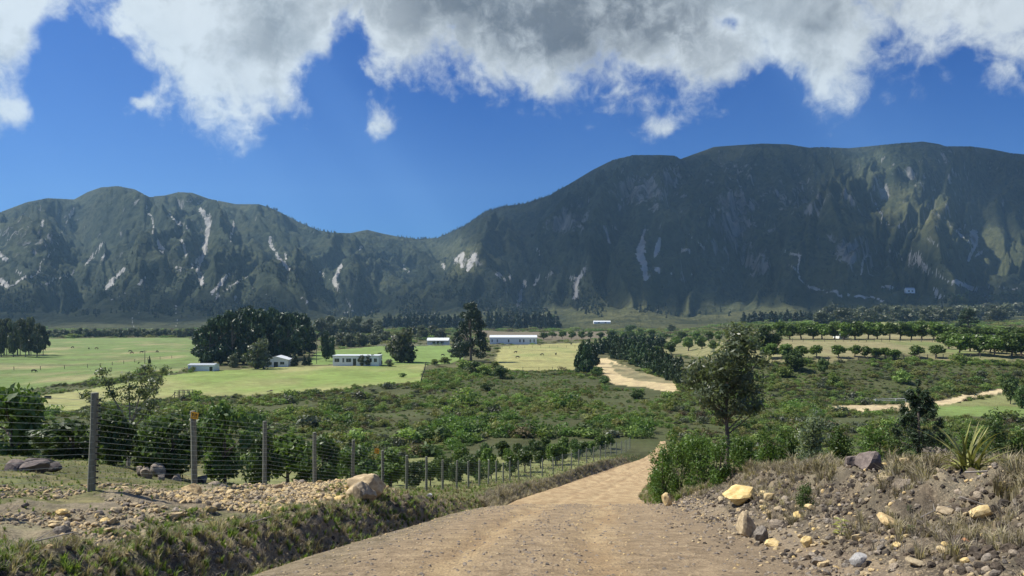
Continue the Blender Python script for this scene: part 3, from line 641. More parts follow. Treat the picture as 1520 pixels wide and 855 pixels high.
def crown(name, blobs, n, leaf, mat, seed, aspect=.5, fill=.45):
    g = np.random.default_rng(seed); B = np.array(blobs, float); w_ = B[:, 3] * B[:, 4] * B[:, 5]; w_ = w_ ** .8; w_ /= w_.sum()
    k = g.choice(len(B), n, p=w_); d = g.normal(0, 1, (n, 3)); d /= np.linalg.norm(d, axis=1, keepdims=True)
    r = 1 - fill * g.random((n, 1)) ** 1.4
    r *= 1 + .22 * np.sin(d[:, :1] * 5 + k[:, None]) * np.cos(d[:, 1:2] * 6 + 2 * k[:, None])
    p = B[k, :3] + d * r * B[k, 3:6]
    return leaves(name, p, d, leaf, mat, g, aspect)
def limbs(seed, h0, h, r, n, spread, lean=0.0, rbase=None):
    """trunk with limbs; returns MB"""
    g = random.Random(seed); b = MB(); top = Vector((lean + g.uniform(-.04, .04) * h, g.uniform(-.04, .04) * h, h))
    pts = [Vector((0, 0, -.06 * h)), Vector((lean * .2, 0, h0 * .5)), Vector((lean * .4 + g.uniform(-.02, .02) * h, g.uniform(-.02, .02) * h, h0)), Vector((lean * .75, g.uniform(-.03, .03) * h, (h0 + h) / 2)), top]
    b.tube(pts, [r * 1.25, r, r * .85, r * .5, r * .15], 6)
    for i in range(n):
        a = 2 * math.pi * (i + g.random()) / n; z0 = h0 + (h - h0) * .6 * i / max(n, 1); f = z0 / h
        s0 = pts[2].lerp(top, max(0, (z0 - h0) / max(h - h0, .01))); ln = spread * g.uniform(.6, 1)
        e = s0 + Vector((math.cos(a) * ln, math.sin(a) * ln, ln * g.uniform(.45, 1.0)))
        m_ = s0.lerp(e, .5) + Vector((0, 0, -.06 * ln)); b.tube([s0, m_, e], [r * .5, r * .32, r * .1], 5)
    return b
def rblobs(seed, n, rx, rz, cz, br, flat=1.0):
    g = random.Random(seed); out = []
    for i in range(n):
        a = g.uniform(0, 2 * math.pi); q = math.sqrt(g.random()) * rx; z = g.uniform(-1, 1)
        f = math.sqrt(max(0, 1 - z * z)); b = br * g.uniform(.7, 1.25)
        out.append((math.cos(a) * q * f, math.sin(a) * q * f, cz + z * rz, b, b, b * flat * g.uniform(.75, 1)))
    return out
PRO = {}
def proto(kind, i=0):
    """unit tree: height 1, radius about 0.5; returns (trunk mesh or None, crown mesh)"""
    key = (kind, i)
    if key in PRO: return PRO[key]
    sd = 1000 + i * 17 + sum(map(ord, kind)); g = random.Random(sd)
    if kind == 'pine':      # broad, dark, layered
        bl = rblobs(sd, 22, .42, .42, .52, .15, .8) + [(g.uniform(-.1, .1), g.uniform(-.1, .1), .90, .15, .15, .12)]
        r = limbs(sd, .22, .9, .03, 7, .32).mesh('trunk', M_BARK), crown('crown', bl, 2000, .050, L_PINE, sd, .5)
    elif kind == 'bigpine':
        bl = []
        for q in range(46):
            z = g.uniform(.13, .96); rad = (.48 * (1 - z) ** .62 + .05) * g.uniform(.55, 1); a = g.uniform(0, 6.28)
            bl.append((math.cos(a) * rad * .82, math.sin(a) * rad * .82, z, .10 + .05 * (1 - z), .10 + .05 * (1 - z), .055))
        r = limbs(sd, .15, .97, .03, 10, .3).mesh('trunk', M_BARK), crown('crown', bl, 7000, .027, L_PINE, sd, .4)
    elif kind == 'cypress':
        bl = []
        for q in range(30):
            z = g.uniform(.06, .95); rad = .36 * math.sin(min(1, (1 - z) * 1.5) * 1.35) + .03; a = g.uniform(0, 6.28)
            bl.append((math.cos(a) * rad * .6, math.sin(a) * rad * .6, z, rad * .5 + .05, rad * .5 + .05, .10))
        bl.append((0, 0, .92, .06, .06, .11))
        r = limbs(sd, .1, .8, .02, 0, .1).mesh('trunk', M_BARK), crown('crown', bl, 1900, .062, L_CYP, sd, .55)
    elif kind == 'conifer':
        bl = []
        for q in range(16):
            z = .12 + .82 * q / 15; rad = .46 * (1 - z) ** .85 + .03
            for a in range(3): an = g.uniform(0, 6.28); bl.append((math.cos(an) * rad * .55, math.sin(an) * rad * .55, z, rad * .5, rad * .5, .035))
        r = limbs(sd, .1, .95, .018, 0, .1).mesh('trunk', M_BARK), crown('crown', bl, 1000, .075, L_CON, sd, .5)
    elif kind == 'orchard':
        r = limbs(sd, .2, .7, .035, 5, .25).mesh('trunk', M_BARK), crown('crown', rblobs(sd, 16, .36, .26, .54, .20, .9), 1300, .060, L_ORCH, sd, .6)
    elif kind == 'gum':     # tall bare trunk, clumped crown
        bl = rblobs(sd, 15, .36, .36, .58, .15, .85)
        r = limbs(sd, .34, .92, .022, 6, .3).mesh('trunk', M_BARKL), crown('crown', bl, 1500, .060, L_GREY, sd, .5)
    elif kind == 'round':   # leafy broad tree
        r = limbs(sd, .2, .8, .03, 6, .3).mesh('trunk', M_BARK), crown('crown', rblobs(sd, 20, .40, .38, .46, .19, .85), 1500, .058, L_GREY, sd, .55)
    elif kind == 'green':
        r = limbs(sd, .2, .8, .03, 6, .3).mesh('trunk', M_BARK), crown('crown', rblobs(sd, 20, .38, .36, .50, .19, .85), 2600, .048, L_NEAR, sd, .5)
    elif kind == 'poplar':
        bl = [(g.uniform(-.1, .1), g.uniform(-.1, .1), z, .26, .26, .16) for z in np.linspace(.2, .85, 9)]
        r = limbs(sd, .1, .9, .025, 3, .1).mesh('trunk', M_BARK), crown('crown', bl, 1100, .07, L_PINE, sd, .5)
    elif kind == 'umbrella':
        bl = rblobs(sd, 16, .42, .13, .76, .13, .75) + rblobs(sd + 1, 6, .25, .1, .45, .15, .8)
        r = limbs(sd, .3, .85, .03, 7, .38).mesh('trunk', M_BARK), crown('crown', bl, 2000, .042, L_GREY, sd, .45)
    elif kind in ('bush', 'dbush', 'gbush'):
        mt_ = {'bush': L_SCRUB, 'dbush': L_SCRUBD, 'gbush': L_ACAC}[kind]
        r = limbs(sd, .08, .6, .02, 6, .3).mesh('stem', M_BARK), crown('crown', rblobs(sd, 13, .36, .26, .44, .21, .85), 1000, .062, mt_, sd, .5)
    PRO[key] = r; return r
NV = 4
def plant(name, kind, u, vb, hpx, wpx, label, cat='tree', group=None, at=None, i=None, parts=True, dist=None):
    """a tree rooted where photo pixel (u,vb) meets the land, hpx tall and wpx wide there"""
    if at: x, y, z = at
    elif dist: x, y = (u - 760) / F * dist, dist; z = ground_at(x, y)
    else: x, y, z = hit(u, vb)
    h = hpx * y / F; wd = wpx * y / F
    if dist: h = (HZ - vb + hpx) / F * dist - z; wd *= 1.35
    tr, cr = proto(kind, rnd.randrange(NV) if i is None else i)
    o = link(name, None, loc=(x, y, z - .01 * h), rot=(0, 0, rnd.uniform(0, 6.28)), scale=(wd, wd, h)); o.empty_display_size = .1
    tag(o, label, cat, group)
    link('stem' if 'bush' in kind else 'trunk', tr, o); link('crown', cr, o)
    return o

# ------------------------------------------------------------------ scatter (stuff) through geometry nodes
def scatter(name, pts, protos, scale, rot=None, idx=None):
    n = len(pts); me = bpy.data.meshes.new(name); me.vertices.add(n); me.vertices.foreach_set('co', np.asarray(pts, np.float32).ravel())
    scale = np.asarray(scale, np.float32); scale = np.repeat(scale[:, None], 3, 1) if scale.ndim == 1 else scale
    if rot is None: rot = np.stack([np.zeros(n), np.zeros(n), rng.uniform(0, 6.28, n)], 1)
    if idx is None: idx = rng.integers(0, len(protos), n)
    a = me.attributes.new('scl', 'FLOAT_VECTOR', 'POINT'); a.data.foreach_set('vector', scale.astype(np.float32).ravel())
    a = me.attributes.new('rot', 'FLOAT_VECTOR', 'POINT'); a.data.foreach_set('vector', np.asarray(rot, np.float32).ravel())
    a = me.attributes.new('idx', 'INT', 'POINT'); a.data.foreach_set('value', np.asarray(idx, np.int32))
    co = bpy.data.collections.new(name + '_kinds')
    for p in protos:
        if isinstance(p, bpy.types.Mesh): co.objects.link(bpy.data.objects.new(p.name, p))
    ng = bpy.data.node_groups.new(name, 'GeometryNodeTree')
    ng.interface.new_socket('Geometry', in_out='INPUT', socket_type='NodeSocketGeometry'); ng.interface.new_socket('Geometry', in_out='OUTPUT', socket_type='NodeSocketGeometry')
    N = ng.nodes; L = ng.links
    gi = N.new('NodeGroupInput'); go = N.new('NodeGroupOutput'); ip = N.new('GeometryNodeInstanceOnPoints'); ci = N.new('GeometryNodeCollectionInfo')
    ci.inputs['Collection'].default_value = co; ci.inputs['Separate Children'].default_value = True; ci.inputs['Reset Children'].default_value = True
    def na(nm, ty): q = N.new('GeometryNodeInputNamedAttribute'); q.data_type = ty; q.inputs['Name'].default_value = nm; return q.outputs['Attribute']
    er = N.new('FunctionNodeEulerToRotation'); L.new(na('rot', 'FLOAT_VECTOR'), er.inputs[0])
    L.new(gi.outputs[0], ip.inputs['Points']); L.new(ci.outputs[0], ip.inputs['Instance']); ip.inputs['Pick Instance'].default_value = True
    L.new(na('idx', 'INT'), ip.inputs['Instance Index']); L.new(er.outputs[0], ip.inputs['Rotation']); L.new(na('scl', 'FLOAT_VECTOR'), ip.inputs['Scale'])
    L.new(ip.outputs[0], go.inputs[0])
    o = link(name, me); mod = o.modifiers.new('scatter', 'NODES'); mod.node_group = ng
    o['kind'] = 'stuff'; return o
def shrub_proto(seed, mat, n=260, leaf=.075, flat=.6, k=7):
    return crown('shrub', rblobs(seed, k, .36, .16, .28, .24, .9), n, leaf, mat, seed, .5, .5)
def tuft_proto(seed, mat, n=16, h=1.0, spread=.45, wid=.03):
    g = random.Random(seed); b = MB()
    for i in range(n):
        a = g.uniform(0, 6.28); q = g.uniform(0, .16); l = h * g.uniform(.5, 1.1); s_ = spread * g.uniform(.2, 1.2); bx, by = math.cos(a) * q, math.sin(a) * q
        dx, dy = math.cos(a), math.sin(a); px, py = -dy * wid, dx * wid; m_ = Vector((bx + dx * s_ * .3 * l, by + dy * s_ * .3 * l, l * .6)); e = Vector((bx + dx * s_ * l, by + dy * s_ * l, l * g.uniform(.75, 1)))
        b.poly([(bx - px, by - py, -.05), (bx + px, by + py, -.05), (m_.x + px * .8, m_.y + py * .8, m_.z), (m_.x - px * .8, m_.y - py * .8, m_.z)])
        b.poly([(m_.x - px * .8, m_.y - py * .8, m_.z), (m_.x + px * .8, m_.y + py * .8, m_.z), e])
    return b.mesh('grass_tuft', mat)
def rock_mesh(seed, sub=2, ncut=9, flat=(1, .8, .62), mat=None, rough=.10, smooth=False):
    g = random.Random(seed); bm = bmesh.new(); bmesh.ops.create_icosphere(bm, subdivisions=sub, radius=1)
    cuts = []
    for i in range(ncut):
        d = Vector((g.gauss(0, 1), g.gauss(0, 1), g.gauss(0, 1))).normalized(); cuts.append((d, g.uniform(.46, .80)))
    co = np.array([v.co for v in bm.verts]); nz_ = fbm(co[:, 0] * 1.7 + seed, co[:, 1] * 1.7 + co[:, 2] * 1.3, 3, seed)
    for v, q in zip(bm.verts, nz_):
        for d, k_ in cuts:
            e = v.co.dot(d)
            if e > k_: v.co -= d * (e - k_) * .93
        v.co *= 1 + rough * q
        v.co = Vector((v.co.x * flat[0], v.co.y * flat[1], v.co.z * flat[2]))
    me = bpy.data.meshes.new('rock'); bm.to_mesh(me); bm.free()
    if mat: me.materials.append(mat)
    if smooth:
        for p in me.polygons: p.use_smooth = True
    return me
def rand_pts(n, x0, x1, y0, y1): return rng.uniform(x0, x1, n), rng.uniform(y0, y1, n)

# ------------------------------------------------------------------ valley scrub, grass, rubble: what nobody could count
def frustum_pts(n, y0, y1, half=.72):
    y = np.sqrt(rng.uniform(y0 ** 2, y1 ** 2, n)); return rng.uniform(-half, half, n) * y, y
FREE = [Z_PAST, Z_LAWN, Z_UPLAWN, Z_MEAD, Z_EARTH, Z_TRACK, Z_FROAD, Z_GRASSR, Z_STRIP]
def in_any(polys, u, v):
    m_ = np.zeros(u.shape, bool)
    for p in polys: m_ |= pip(p, u, v)
    return m_
x, y = frustum_pts(52000, 96, 300); z = height(x, y); u, v = proj(x, y, z)
dens = fbm(x / 22, y / 30, 3, 701); tr_ = x - xroad(y)
keep = ~in_any(FREE + [Z_ORCH, [(a, b + 19) for a, b in Z_FROAD], [(a, b + 7) for a, b in Z_TRACK]], u, v) & ~((np.abs(tr_) < wroad(y) + 1.5) & (y < 150)) & ~((y < 138) & (tr_ < 0) & (tr_ > -32))
keep &= ~((v < 536) & (u > 1000)) & ~((u < 660) & (u > 250) & (v < 548)) & (rng.random(len(x)) < .66 + .9 * dens)
green = (fbm(x / 40, y / 60, 3, 705) > .12) | (pip([(640,592),(760,546),(862,553),(905,578),(1005,600),(1005,640),(700,640),(560,640)], u, v) & (fbm(x / 18, y / 30, 3, 707) > -.18))
keep |= pip([(1010,548),(1150,540),(1300,536),(1540,532),(1540,575),(1490,578),(1400,594),(1300,600),(1100,604),(1000,590)], u, v) & ~in_any([Z_FROAD, [(a, b + 19) for a, b in Z_FROAD], Z_GRASSR, Z_ORCH], u, v)
x, y, z, u, v, green = [q[keep] for q in (x, y, z, u, v, green)]
sc = rng.gamma(5, .28, len(x)) * np.clip(.75 + .55 * fbm(x / 16, y / 16, 2, 709), .3, 1.8) * 1.4 * np.where(v > 600, 1.0, .85)
L_SCRUBY = leafmat('yellow_scrub_foliage', (.095, .105, .032), (.27, .265, .095), .3, .55, .2, .05)
L_SCRUBB = leafmat('brown_scrub_foliage', (.07, .055, .03), (.18, .15, .085), .2, .6, .2, .03)
SP = [shrub_proto(31 + i, L_SCRUB) for i in range(4)] + [shrub_proto(41 + i, L_SCRUBD) for i in range(2)] + [shrub_proto(51, L_GREY)] + [shrub_proto(61 + i, L_ACAC, 300, .06) for i in range(2)] + [shrub_proto(71, L_SCRUBY, 260, .06), shrub_proto(72, L_SCRUBY), shrub_proto(73, L_SCRUBB, 200, .06)]
pr = np.where(green, rng.choice([0, 1, 2, 3, 9, 7, 8, 10], len(x)), rng.choice([0, 1, 2, 3, 9, 4, 5, 6, 6, 10, 11], len(x)))
zA = pip([(640,592),(760,546),(862,553),(905,578),(1005,598),(900,600),(760,590)], u, v); sc = np.where(zA & (rng.random(len(x)) < .85), sc * .55, sc); pr = np.where(zA & (rng.random(len(x)) < .6), rng.choice([7, 8, 9, 10], len(x)), pr); sc = np.where(rng.random(len(x)) < .05, sc * 1.9, sc)
tall_ = pip([(640,628),(900,618),(1000,636),(965,664),(830,662),(640,690)], u, v); sc = np.where(tall_, sc * 1.35, sc); pr = np.where(tall_ & (rng.random(len(x)) < .6), 7 + rng.integers(0, 2, len(x)), pr)
scatter('scrub', np.stack([x, y, z - .08], 1), SP, np.stack([sc, sc, sc * rng.uniform(.55, .95, len(x))], 1), idx=pr)
# rough growth beyond, round the fields and houses
x, y = frustum_pts(9000, 255, 1150); z = height(x, y); u, v = proj(x, y, z)
keep = ~in_any(FREE + [Z_ORCH, Z_CORN], u, v) & (v > 476); x, y, z = x[keep], y[keep], z[keep]
sc = rng.gamma(4, .55, len(x)) * np.clip(y / 420, .7, 2.2)
scatter('distant_scrub', np.stack([x, y, z - .1], 1), SP, np.stack([sc * 1.5, sc * 1.5, sc * .55], 1))
# conifers dotted over the mountain slopes
n = 70000; j = rng.integers(0, len(mu), n); i = rng.integers(8, 240, n); u = MUu[i, j]; v = MVv[i, j]
vis = np.maximum.accumulate(MZ / MYY, axis=0)[i, j] <= (MZ / MYY)[i, j] + .002
pz = ss(v, 360, 410) * (1 - ss(v, 462, 474)) * np.clip(.34 + 1.3 * fbm(u / 60, v / 30, 3, 801), 0, 1)
pz *= np.where(u < 480, 1.0, np.where(u < 900, 1.25, .28)); pz = np.maximum(pz, .9 * ((v - np.interp(u, ru, rv)) < 3) * ((u > 395) & (u < 500) | (u > 590) & (u < 840)))
scr_ = scree.reshape(MZ.shape)[i, j]
keep = vis & (rng.random(n) < pz) & (scr_ < .35) & (u > -60) & (u < 1580)
i, j = i[keep], j[keep]; hgt = rng.uniform(6, 13, len(i)); jx = rng.normal(0, 3, len(i)); jy = rng.normal(0, 6, len(i))
CP = [crown('conifer', [(0, 0, .25, .26, .26, .2), (0, 0, .5, .19, .19, .2), (0, 0, .78, .10, .10, .22)], 60, .16, L_CON, 71 + q, .5) for q in range(3)]
scatter('mountain_pines', np.stack([MX[i, j] + jx, MYY[i, j] + jy, MZ[i, j] - .5], 1), CP, np.stack([hgt * .8, hgt * .8, hgt], 1))
# low growth on the mountain: tussocks and bushes give the slopes grain
# grass and dead growth on the banks
TG = [tuft_proto(81 + q, L_GRASS, 18, 1, .5, .035) for q in range(3)]; TD = [tuft_proto(91 + q, L_DRY, 22, 1, .55, .022) for q in range(3)]; TS = [tuft_proto(97 + q, L_STRAW, 12, 1, 1.0, .014) for q in range(2)]
def bank_pts(n, t0, t1, y0, y1, side):
    y = y0 + (y1 - y0) * rng.random(n) ** 1.5; t_ = rng.uniform(t0, t1, n); x = xroad(y) + side * (wroad(y) + t_); return x, y, height(x, y), t_
xs, ys, zs, idx, scl = [], [], [], [], []
def addt(q, ks, h, cond=None):
    x, y, z, t_ = q; k_ = np.ones(len(x), bool) if cond is None else cond(x, y, t_)
    k_ &= ~((np.abs(x / y - 678 / F) < .045) & (y > 11.2) & (y < 14.9)) & ~((np.abs(x / y - 520 / F) < .035) & (y > 15) & (y < 23))
    x, y, z = x[k_], y[k_], z[k_]; xs.append(x); ys.append(y); zs.append(z); idx.append(rng.choice(ks, len(x))); scl.append(h * rng.uniform(.45, 1.3, len(x)))
patch = lambda x, y, t_: fbm(x * .55, y * .55, 3, 901) > -.02
anti = lambda x, y, t_: fbm(x * .55, y * .55, 3, 901) < .12
addt(bank_pts(6500, .7, 2.6, 5, 40, -1), [0, 1, 2, 0, 3], .11, patch)                      # green lip of the left bank
addt(bank_pts(6500, .1, 1.7, 5, 60, -1), [3, 4, 5, 6, 7, 0, 1, 2], .17)                       # dead growth on the bank face
addt(bank_pts(2500, 2.0, 9.0, 7, 30, -1), [0, 1, 2, 3, 6], .09, patch)
addt(bank_pts(5000, 5.5, 16, 11, 34, -1), [0, 1, 2, 2, 4], .085)                           # turf along the fence
addt(bank_pts(5200, .3, 7, 34, 118, -1), [0, 1, 2, 3, 4, 5], .22)
addt(bank_pts(1800, 0.0, 1.1, 40, 112, -1), [3, 4, 6, 7, 6], .40)
addt(bank_pts(11000, 2.7, 7.5, 8, 34, 1), [3, 4, 5, 3, 4, 6, 7], .33, lambda x, y, t_: fbm(x * .55, y * .55, 3, 901) > -.16)                  # pale grass on the right bank top
addt(bank_pts(2600, 2.4, 8.5, 8, 36, 1), [6, 7, 6, 7, 3, 5], .26)
addt(bank_pts(2400, .8, 3.0, 6, 30, 1), [3, 6, 7, 4, 6], .22, anti)
addt(bank_pts(2600, .1, 6, 32, 112, 1), [0, 1, 3, 4, 5], .34)
addt(bank_pts(1500, -2.1, .1, 7, 30, -1), [0, 1, 2, 3], .035, patch)                       # weeds in the road shoulder
gx_, gy_, gz_ = map(np.concatenate, (xs, ys, zs)); scl = np.concatenate(scl); n = len(gx_)
scatter('bank_grass', np.stack([gx_, gy_, gz_ - .01], 1), TG + TD + TS, np.stack([scl * 1.1, scl * 1.1, scl], 1), idx=np.concatenate(idx), rot=np.stack([rng.normal(0, .16, n), rng.normal(0, .16, n), rng.uniform(0, 6.28, n)], 1))
# loose rubble and gravel
PB = [rock_mesh(101 + q, 2, 12, (1, .8, .6), M_ROCK) for q in range(4)] + [rock_mesh(111 + q, 2, 12, (1, .75, .65), M_ROCKG) for q in range(3)] + [rock_mesh(121 + q, 2, 12, (1, .75, .55), M_ROCKY) for q in range(2)] + [rock_mesh(131 + q, 1, 4, (1, .9, .8), M_CLOD, .3) for q in range(3)]
xs, ys, zs, idx, scl = [], [], [], [], []
def addr(q, ks, r0, r1, cond=None):
    x, y, z, t_ = q; k_ = np.ones(len(x), bool) if cond is None else cond(x, y, t_)
    x, y, z = x[k_], y[k_], z[k_]; s_ = r0 * (r1 / r0) ** (rng.random(len(x)) ** 2.2); xs.append(x); ys.append(y); zs.append(z + s_ * .15); idx.append(rng.choice(ks, len(x))); scl.append(s_)
rubc = lambda x, y, t_: fbm(x * .42, y * .42, 3, 911) > -.12
addr(bank_pts(26000, 1.5, 6.6, 7, 33, -1), [0, 1, 2, 3, 0, 1, 4, 5, 7], .018, .085, rubc)
addr(bank_pts(9000, 1.3, 4.6, 16, 31, -1), [0, 1, 2, 3, 7, 8, 0, 1], .03, .12)
addr(bank_pts(2200, 1.6, 3.6, 19, 29, -1), [0, 1, 2, 3, 7, 8], .03, .11)
addr(bank_pts(3500, 0, 1.6, 7, 40, -1), [0, 1, 4, 5, 9, 10], .02, .075)
addr(bank_pts(10500, -.3, 3.8, 5, 32, 1), [0, 1, 4, 5, 6, 4, 5, 9, 10, 11, 2, 7], .014, .085)
addr(bank_pts(6500, .6, 4.6, 5, 28, 1), [9, 10, 11, 9, 10, 11, 5], .025, .10, lambda x, y, t_: fbm(x * .5, y * .5, 3, 921) > -.05)
addr(bank_pts(3200, 2.8, 7, 5, 30, 1), [0, 4, 5, 6, 8], .02, .09, rubc)
addr(bank_pts(9000, -7.4, -.1, 6.5, 34, 1), [0, 4, 5, 6, 4, 5, 1], .010, .055)             # gravel on the carriageway
addr(bank_pts(1300, -1.1, .3, 6, 32, 1), [0, 4, 5, 6, 9, 10], .015, .06)
addr(bank_pts(1500, -4.3, -3.1, 6, 30, 1), [0, 4, 5, 6], .012, .05)
addr(bank_pts(1600, -1.6, 0, 6, 40, -1), [0, 1, 4, 5], .012, .05)
gx_, gy_, gz_ = map(np.concatenate, (xs, ys, zs)); n = len(gx_)
scatter('loose_rubble', np.stack([gx_, gy_, gz_], 1), PB, np.concatenate(scl), idx=np.concatenate(idx), rot=rng.uniform(0, 6.28, (n, 3)) * np.array([.12, .12, 1]))


# ------------------------------------------------------------------ fence along the road
FL = [(12.24, -9.25)] + [(12719 / 795 * 0 + 12719 * k_ , None) for k_ in ()]
posts = []
for k_ in range(-1, 12): d = 16 + 3.82 * k_; posts.append((-8.7 + .148 * (d - 16), d))
for u_, d in [(712,58),(725,61.8),(736.5,65.6),(747,69.4),(757,73.2),(770,77),(787.7,80.5),(805,83.5),(821,86.6),(835,89.8),(848,93),(859,96.2),(870.7,99.6),(881,103),(891,106.4),(899,109.8),(907,113.2),(915,116.5),(922.5,119.8),(929,123),(935,126.4)]:
    posts.append(((u_ - 760) / F * d, d))
fence = tag(link('wire_fence', None, loc=(posts[0][0], posts[0][1], ground_at(*posts[0]))), 'long wire fence on grey timber posts running down beside the dirt road', 'fence')
f0 = Vector(fence.location)
def post_mesh(seed, h=2.0, r=.068):
    g = random.Random(seed); b = MB(); n = 9
    b.tube([(0, 0, -.4), (g.uniform(-.004, .004), 0, .3), (g.uniform(-.008, .008), g.uniform(-.008, .008), h * .6), (0, 0, h - .012), (0, 0, h)], [r * 1.05, r * 1.03, r, r * .97, r * .86], n)
    return b.mesh('post', M_POST, False)
PM = [post_mesh(q) for q in range(3)]
ib = MB()
for q in range(15): z = .16 + q * .122; ib.tube([(0, 0, z - .018), (0, 0, z + .018)], .019, 6); ib.box(-.06, 0, -.007, .007, z - .007, z + .007)
IM = ib.mesh('insulator', M_BLACK)
tops = []
for k_, (x, y) in enumerate(posts):
    z = ground_at(x, y); lean = (rnd.uniform(-.02, .02), rnd.uniform(-.02, .03), rnd.uniform(0, 6)) if k_ != 1 else (0, .035, 0)
    p = link('post', PM[k_ % 3], fence, loc=Vector((x, y, z)) - f0, rot=lean, scale=(1, 1, rnd.uniform(.95, 1.03)) if k_ > 2 else (1.12, 1.12, 1.02))
    tops.append(Vector((x, y, z)))
    if k_ < 10: q = link('insulator', IM, p, loc=(.11, -.02, 0)); q.rotation_euler = (0, 0, -lean[2]); q['kind'] = 'stuff'
for q in range(15):
    b = MB(); h_ = .16 + q * .122; r_ = .0026
    pts_ = []
    for a, c in zip(tops[:-1], tops[1:]):
        pts_ += [a + Vector((.09, 0, h_)) - f0, a.lerp(c, .5) + Vector((.09, 0, h_ - .012)) - f0]
    pts_.append(tops[-1] + Vector((.09, 0, h_)) - f0)
    b.tube(pts_, [r_ * max(1, p.y / 50 + .3) for p in pts_], 4, cap=False); b.build('wire', M_WIRE, fence)
bx_ = MB(); bx_.tube([(0, 0, -.3), (.05, 0, .55), (.42, .1, 1.5)], .045, 6)
bs = tops[20]; 
def sign_plate(pos, w_, h_, rot, label):
    o = link('warning_sign', None, loc=pos, rot=rot); tag(o, label, 'sign')
    b = MB(); b.box(-w_ / 2, w_ / 2, -.004, .004, -h_ / 2, h_ / 2); b.build('plate', M_YELLOW, o)
    b = MB(); y_ = -.007     # printed dark bolt, triangle edge and lines
    for x0, z0, x1, z1 in [(-.36,.10,-.12,.30),(-.30,-.16,-.16,.04),(.02,.12,.10,.32),(.18,.10,.36,.30),(-.05,-.02,.30,.05),(-.02,-.20,.12,-.10),(.2,-.2,.36,-.1),(-.38,-.34,.38,-.28)]:
        b.box(x0 * w_, x1 * w_, y_, y_ + .003, z0 * h_, z1 * h_)
    b.build('print', M_BLACK, o)
    
    for q in (-.35, .35): b = MB(); b.tube([(w_ * q, -.01, h_ * .42), (w_ * q, .02, h_ * .42)], .008, 6); b.build('fixing', M_WIRE, o)
t2 = tops[2]
sign_plate(t2 + Vector((.04, -.10, 1.93)), .20, .17, (0, .18, -.15), 'yellow warning plate with dark print on top of the second fence post')
ta, tb = tops[5], tops[6]
mpt = tops[6].lerp(tops[5], .62)
sign_plate(tops[6].lerp(tops[5], .28) + Vector((.09, -.02, 1.80)), .20, .21, (0, .1, -.2), 'small yellow warning plate hung on the wires above the big boulder')

# ------------------------------------------------------------------ boulders and loose stones
def boulder(u, vb, wpx, hpx, label, mat, seed, flat=(1, .8, .7), rz=None, sub=3, cuts=11, dist=None, sink=.12, rough=.1, smooth=False, group=None, name='boulder'):
    for dv in range(0, 46, 2):
        x, y, z = hit(u, vb + dv)
        if not dist or y < 1.13 * dist: break
    z = ground_at(x, y); wd = wpx * y / F; h = hpx * y / F
    sink = max(.04, min(sink, .2))
    me = rock_mesh(seed, sub, cuts, (1, 1, 1), mat, rough, smooth)
    o = link(name, me, loc=(x, y, z + h * (.5 - sink)), rot=(rnd.uniform(-.1, .1), rnd.uniform(-.1, .1), rnd.uniform(0, 6) if rz is None else rz), scale=(wd / 1.72, wd / 1.72 * flat[1], h / 1.62))
    return tag(o, label, 'boulder' if name == 'boulder' else 'stone', group)
boulder(544, 736, 70, 38, 'largest pale tan boulder with a smooth rounded top on the left bank', M_ROCK, 5, rz=.2, sub=4, cuts=6, dist=22.6, rough=.16, smooth=True, sink=-.12)
boulder(541, 748, 38, 30, 'rounded tan boulder propped under the front of the largest left boulder', M_ROCK, 12, rz=1.0, sub=4, cuts=7, dist=21.6, smooth=True, sink=0.0)
boulder(284, 731, 34, 17, 'flat topped tan boulder at the foot of the second fence post', M_ROCK, 23, rz=.1, dist=17.6, sink=.0)
boulder(1096, 713, 54, 26, 'bright yellow wedge shaped boulder on the right bank below the gum tree', M_ROCKY, 34, rz=.3, dist=17.6, sink=-.12)
boulder(990, 747, 19, 19, 'upright tan stone standing at the right edge of the dirt road', M_ROCKY, 47, rz=.6, dist=25, sink=.05)
boulder(1107, 797, 42, 36, 'large tilted tan boulder low on the right bank beside the road', M_ROCK, 52, rz=2.2, dist=13.8, sink=.05, cuts=13)
boulder(1127, 806, 26, 26, 'grey angular boulder leaning against the tilted tan boulder', M_ROCKG, 63, rz=.9, dist=13.3, sink=.05)
boulder(1289, 668, 42, 34, 'dark brown boulder on the skyline of the right bank', M_ROCKD, 71, rz=.4, dist=21.5, sink=-.25)
boulder(1264, 674, 30, 23, 'brown flat boulder left of the dark boulder on the right bank', M_ROCKD, 82, rz=1.4, dist=20.8, sink=-.2)
boulder(1357, 678, 24, 9, 'pale flat slab among dry grass behind the right bank', M_ROCKY, 93, rz=.2, dist=19.5, sink=-.1)
boulder(1143, 716, 16, 17, 'round yellow stone right of the wedge shaped boulder', M_ROCKY, 97, rz=.2, dist=16.4, sink=-.1)
boulder(1270, 806, 30, 13, 'long bright yellow slab lying on the right bank slope', M_ROCKY, 103, rz=.5, dist=11.5, sink=-.1, flat=(1, .5, 1))
boulder(1196, 812, 20, 18, 'pale yellow block with dark underside left of the long yellow slab', M_ROCKY, 107, rz=.9, dist=11.6, sink=-.1)
boulder(1400, 818, 22, 11, 'ochre slab stuck in dark soil near the right end of the bank', M_ROCKY, 113, rz=.8, dist=10.7, sink=-.1)
boulder(1434, 808, 12, 12, 'rusty orange stone beside the ochre slab', plain('rusty_stone', (.42, .21, .10), .9, .25, 4, .4), 117, dist=10.8, sink=-.1)
boulder(1275, 841, 28, 20, 'white speckled rounded stone low on the right bank', rockmat('white_stone', (.40, .39, .37), (.62, .61, .58), 6), 119, dist=10.2, sink=0)
boulder(1433, 832, 14, 9, 'pale cream stone right of the white speckled stone', M_ROCKY, 127, dist=10.3, sink=-.1)
